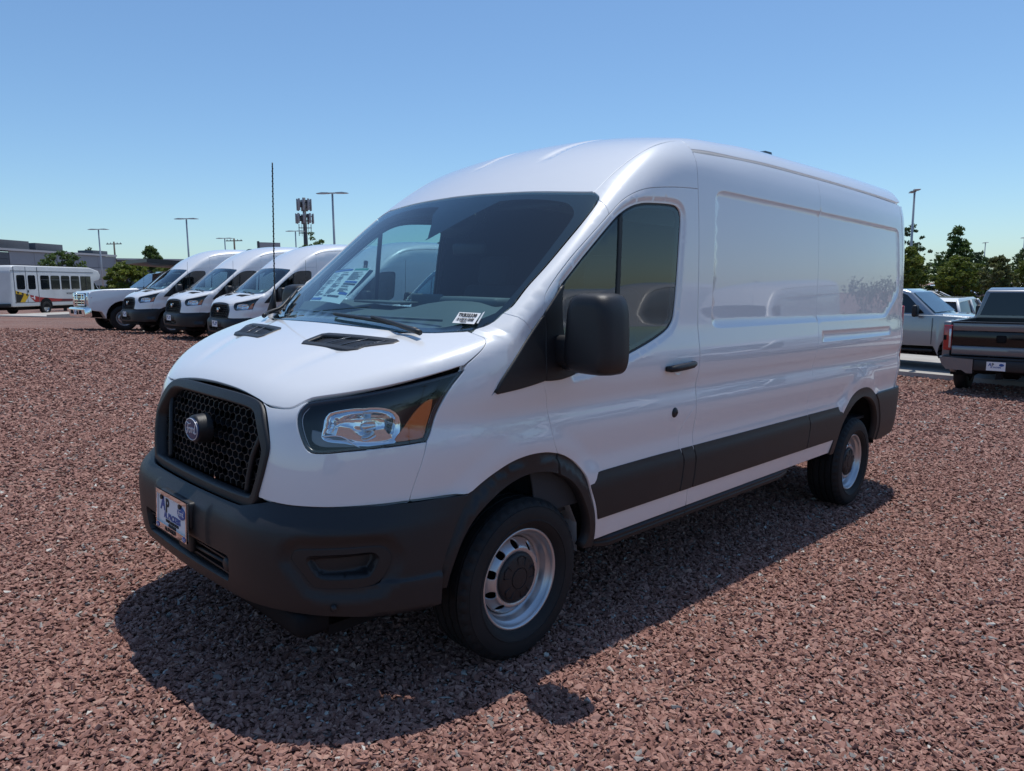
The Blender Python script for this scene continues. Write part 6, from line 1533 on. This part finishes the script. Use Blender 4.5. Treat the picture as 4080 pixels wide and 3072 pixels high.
tf = tree(-11.9, -40.6, 'tree', 36, 3.1, 1.25, .7, round_f, L_YEL, label='yellow green tree between the shuttle bus and the flatbed truck', n_clump=170)
tg = tree(-16.2, -48.8, 'tree', 41, 4.8, 1.35, .9, cone_f, L_MID, label='taller pointed tree left of the grey box truck', n_clump=170)
th = tree(-30.9, -53.4, 'tree', 47, 6.4, 1.7, 2.6, oval_f, L_MID, label='thin crowned tree whose top shows above the van roofs', n_clump=60, per=44)
tree_copy(tf, -16.8, -46.5, 1.1, 'low green tree under the black cab shield', 2.0)
tree_copy(td, -41.7, -169.7, 1.75, 'dark tree showing above the middle of the building roof', .4); tree_copy(ta, -45.4, -166, 1.55, 'dark round tree above the right part of the building roof', 1.4); tree_copy(ta, -34, -172, 1.30, 'small tree top over the building between two roof units', .2)
# distant belt of trees: one mass that nobody could count
def treeline(pts, h, label, seed, dens=9):
    g = np.random.default_rng(seed); Q = []; tone = []
    for i in range(len(pts) - 1):
        A, Bp = np.array(pts[i]), np.array(pts[i + 1]); L_ = np.linalg.norm(Bp - A); m_ = int(L_ * dens)
        for k in range(m_):
            p = A + (Bp - A) * g.uniform(); hh = h * (.72 + .2 * math.sin(p[0] * .31 + seed) + .14 * math.sin(p[1] * .83 + 1) + .1 * g.uniform()); z = hh * math.sqrt(g.uniform(.0, 1))
            c = np.array([p[0] + g.normal(0, 1.3), p[1] + g.normal(0, 1.3), gz(*p) + z]); tt = g.uniform(0, .6)
            for q in range(9):
                o = c + g.normal(0, .55, 3); u = g.normal(0, 1, 3); u /= np.linalg.norm(u); w = np.cross(u, g.normal(0, 1, 3)); w /= np.linalg.norm(w); s = g.uniform(.25, .5)
                Q += [o - u * s, o + w * s * .5, o + u * s, o - w * s * .5]; tone.append(min(1, tt + g.uniform(0, .4)))
    me = bpy.data.meshes.new('treeline'); me.from_pydata(np.array(Q).tolist(), [], np.arange(len(Q)).reshape(-1, 4).tolist())
    a = me.attributes.new('tone', 'FLOAT', 'FACE'); a.data.foreach_set('value', np.array(tone, np.float32)); me.materials.append(L_DRK)
    tag(link('treeline', me), label, 'trees', kind='stuff')
treeline([(-100, -44), (-112, -20), (-118, 10), (-112, 40)], 6.0, 'far belt of dark trees closing the lot on the right', 2)
treeline([(-105, -44), (-100, -75), (-95, -100)], 5.0, 'far belt of trees beyond the further lot', 4, 6)
treeline([(-70, 62), (-30, 66), (10, 62), (40, 50)], 9.0, 'belt of trees behind the photographer', 6, 8)
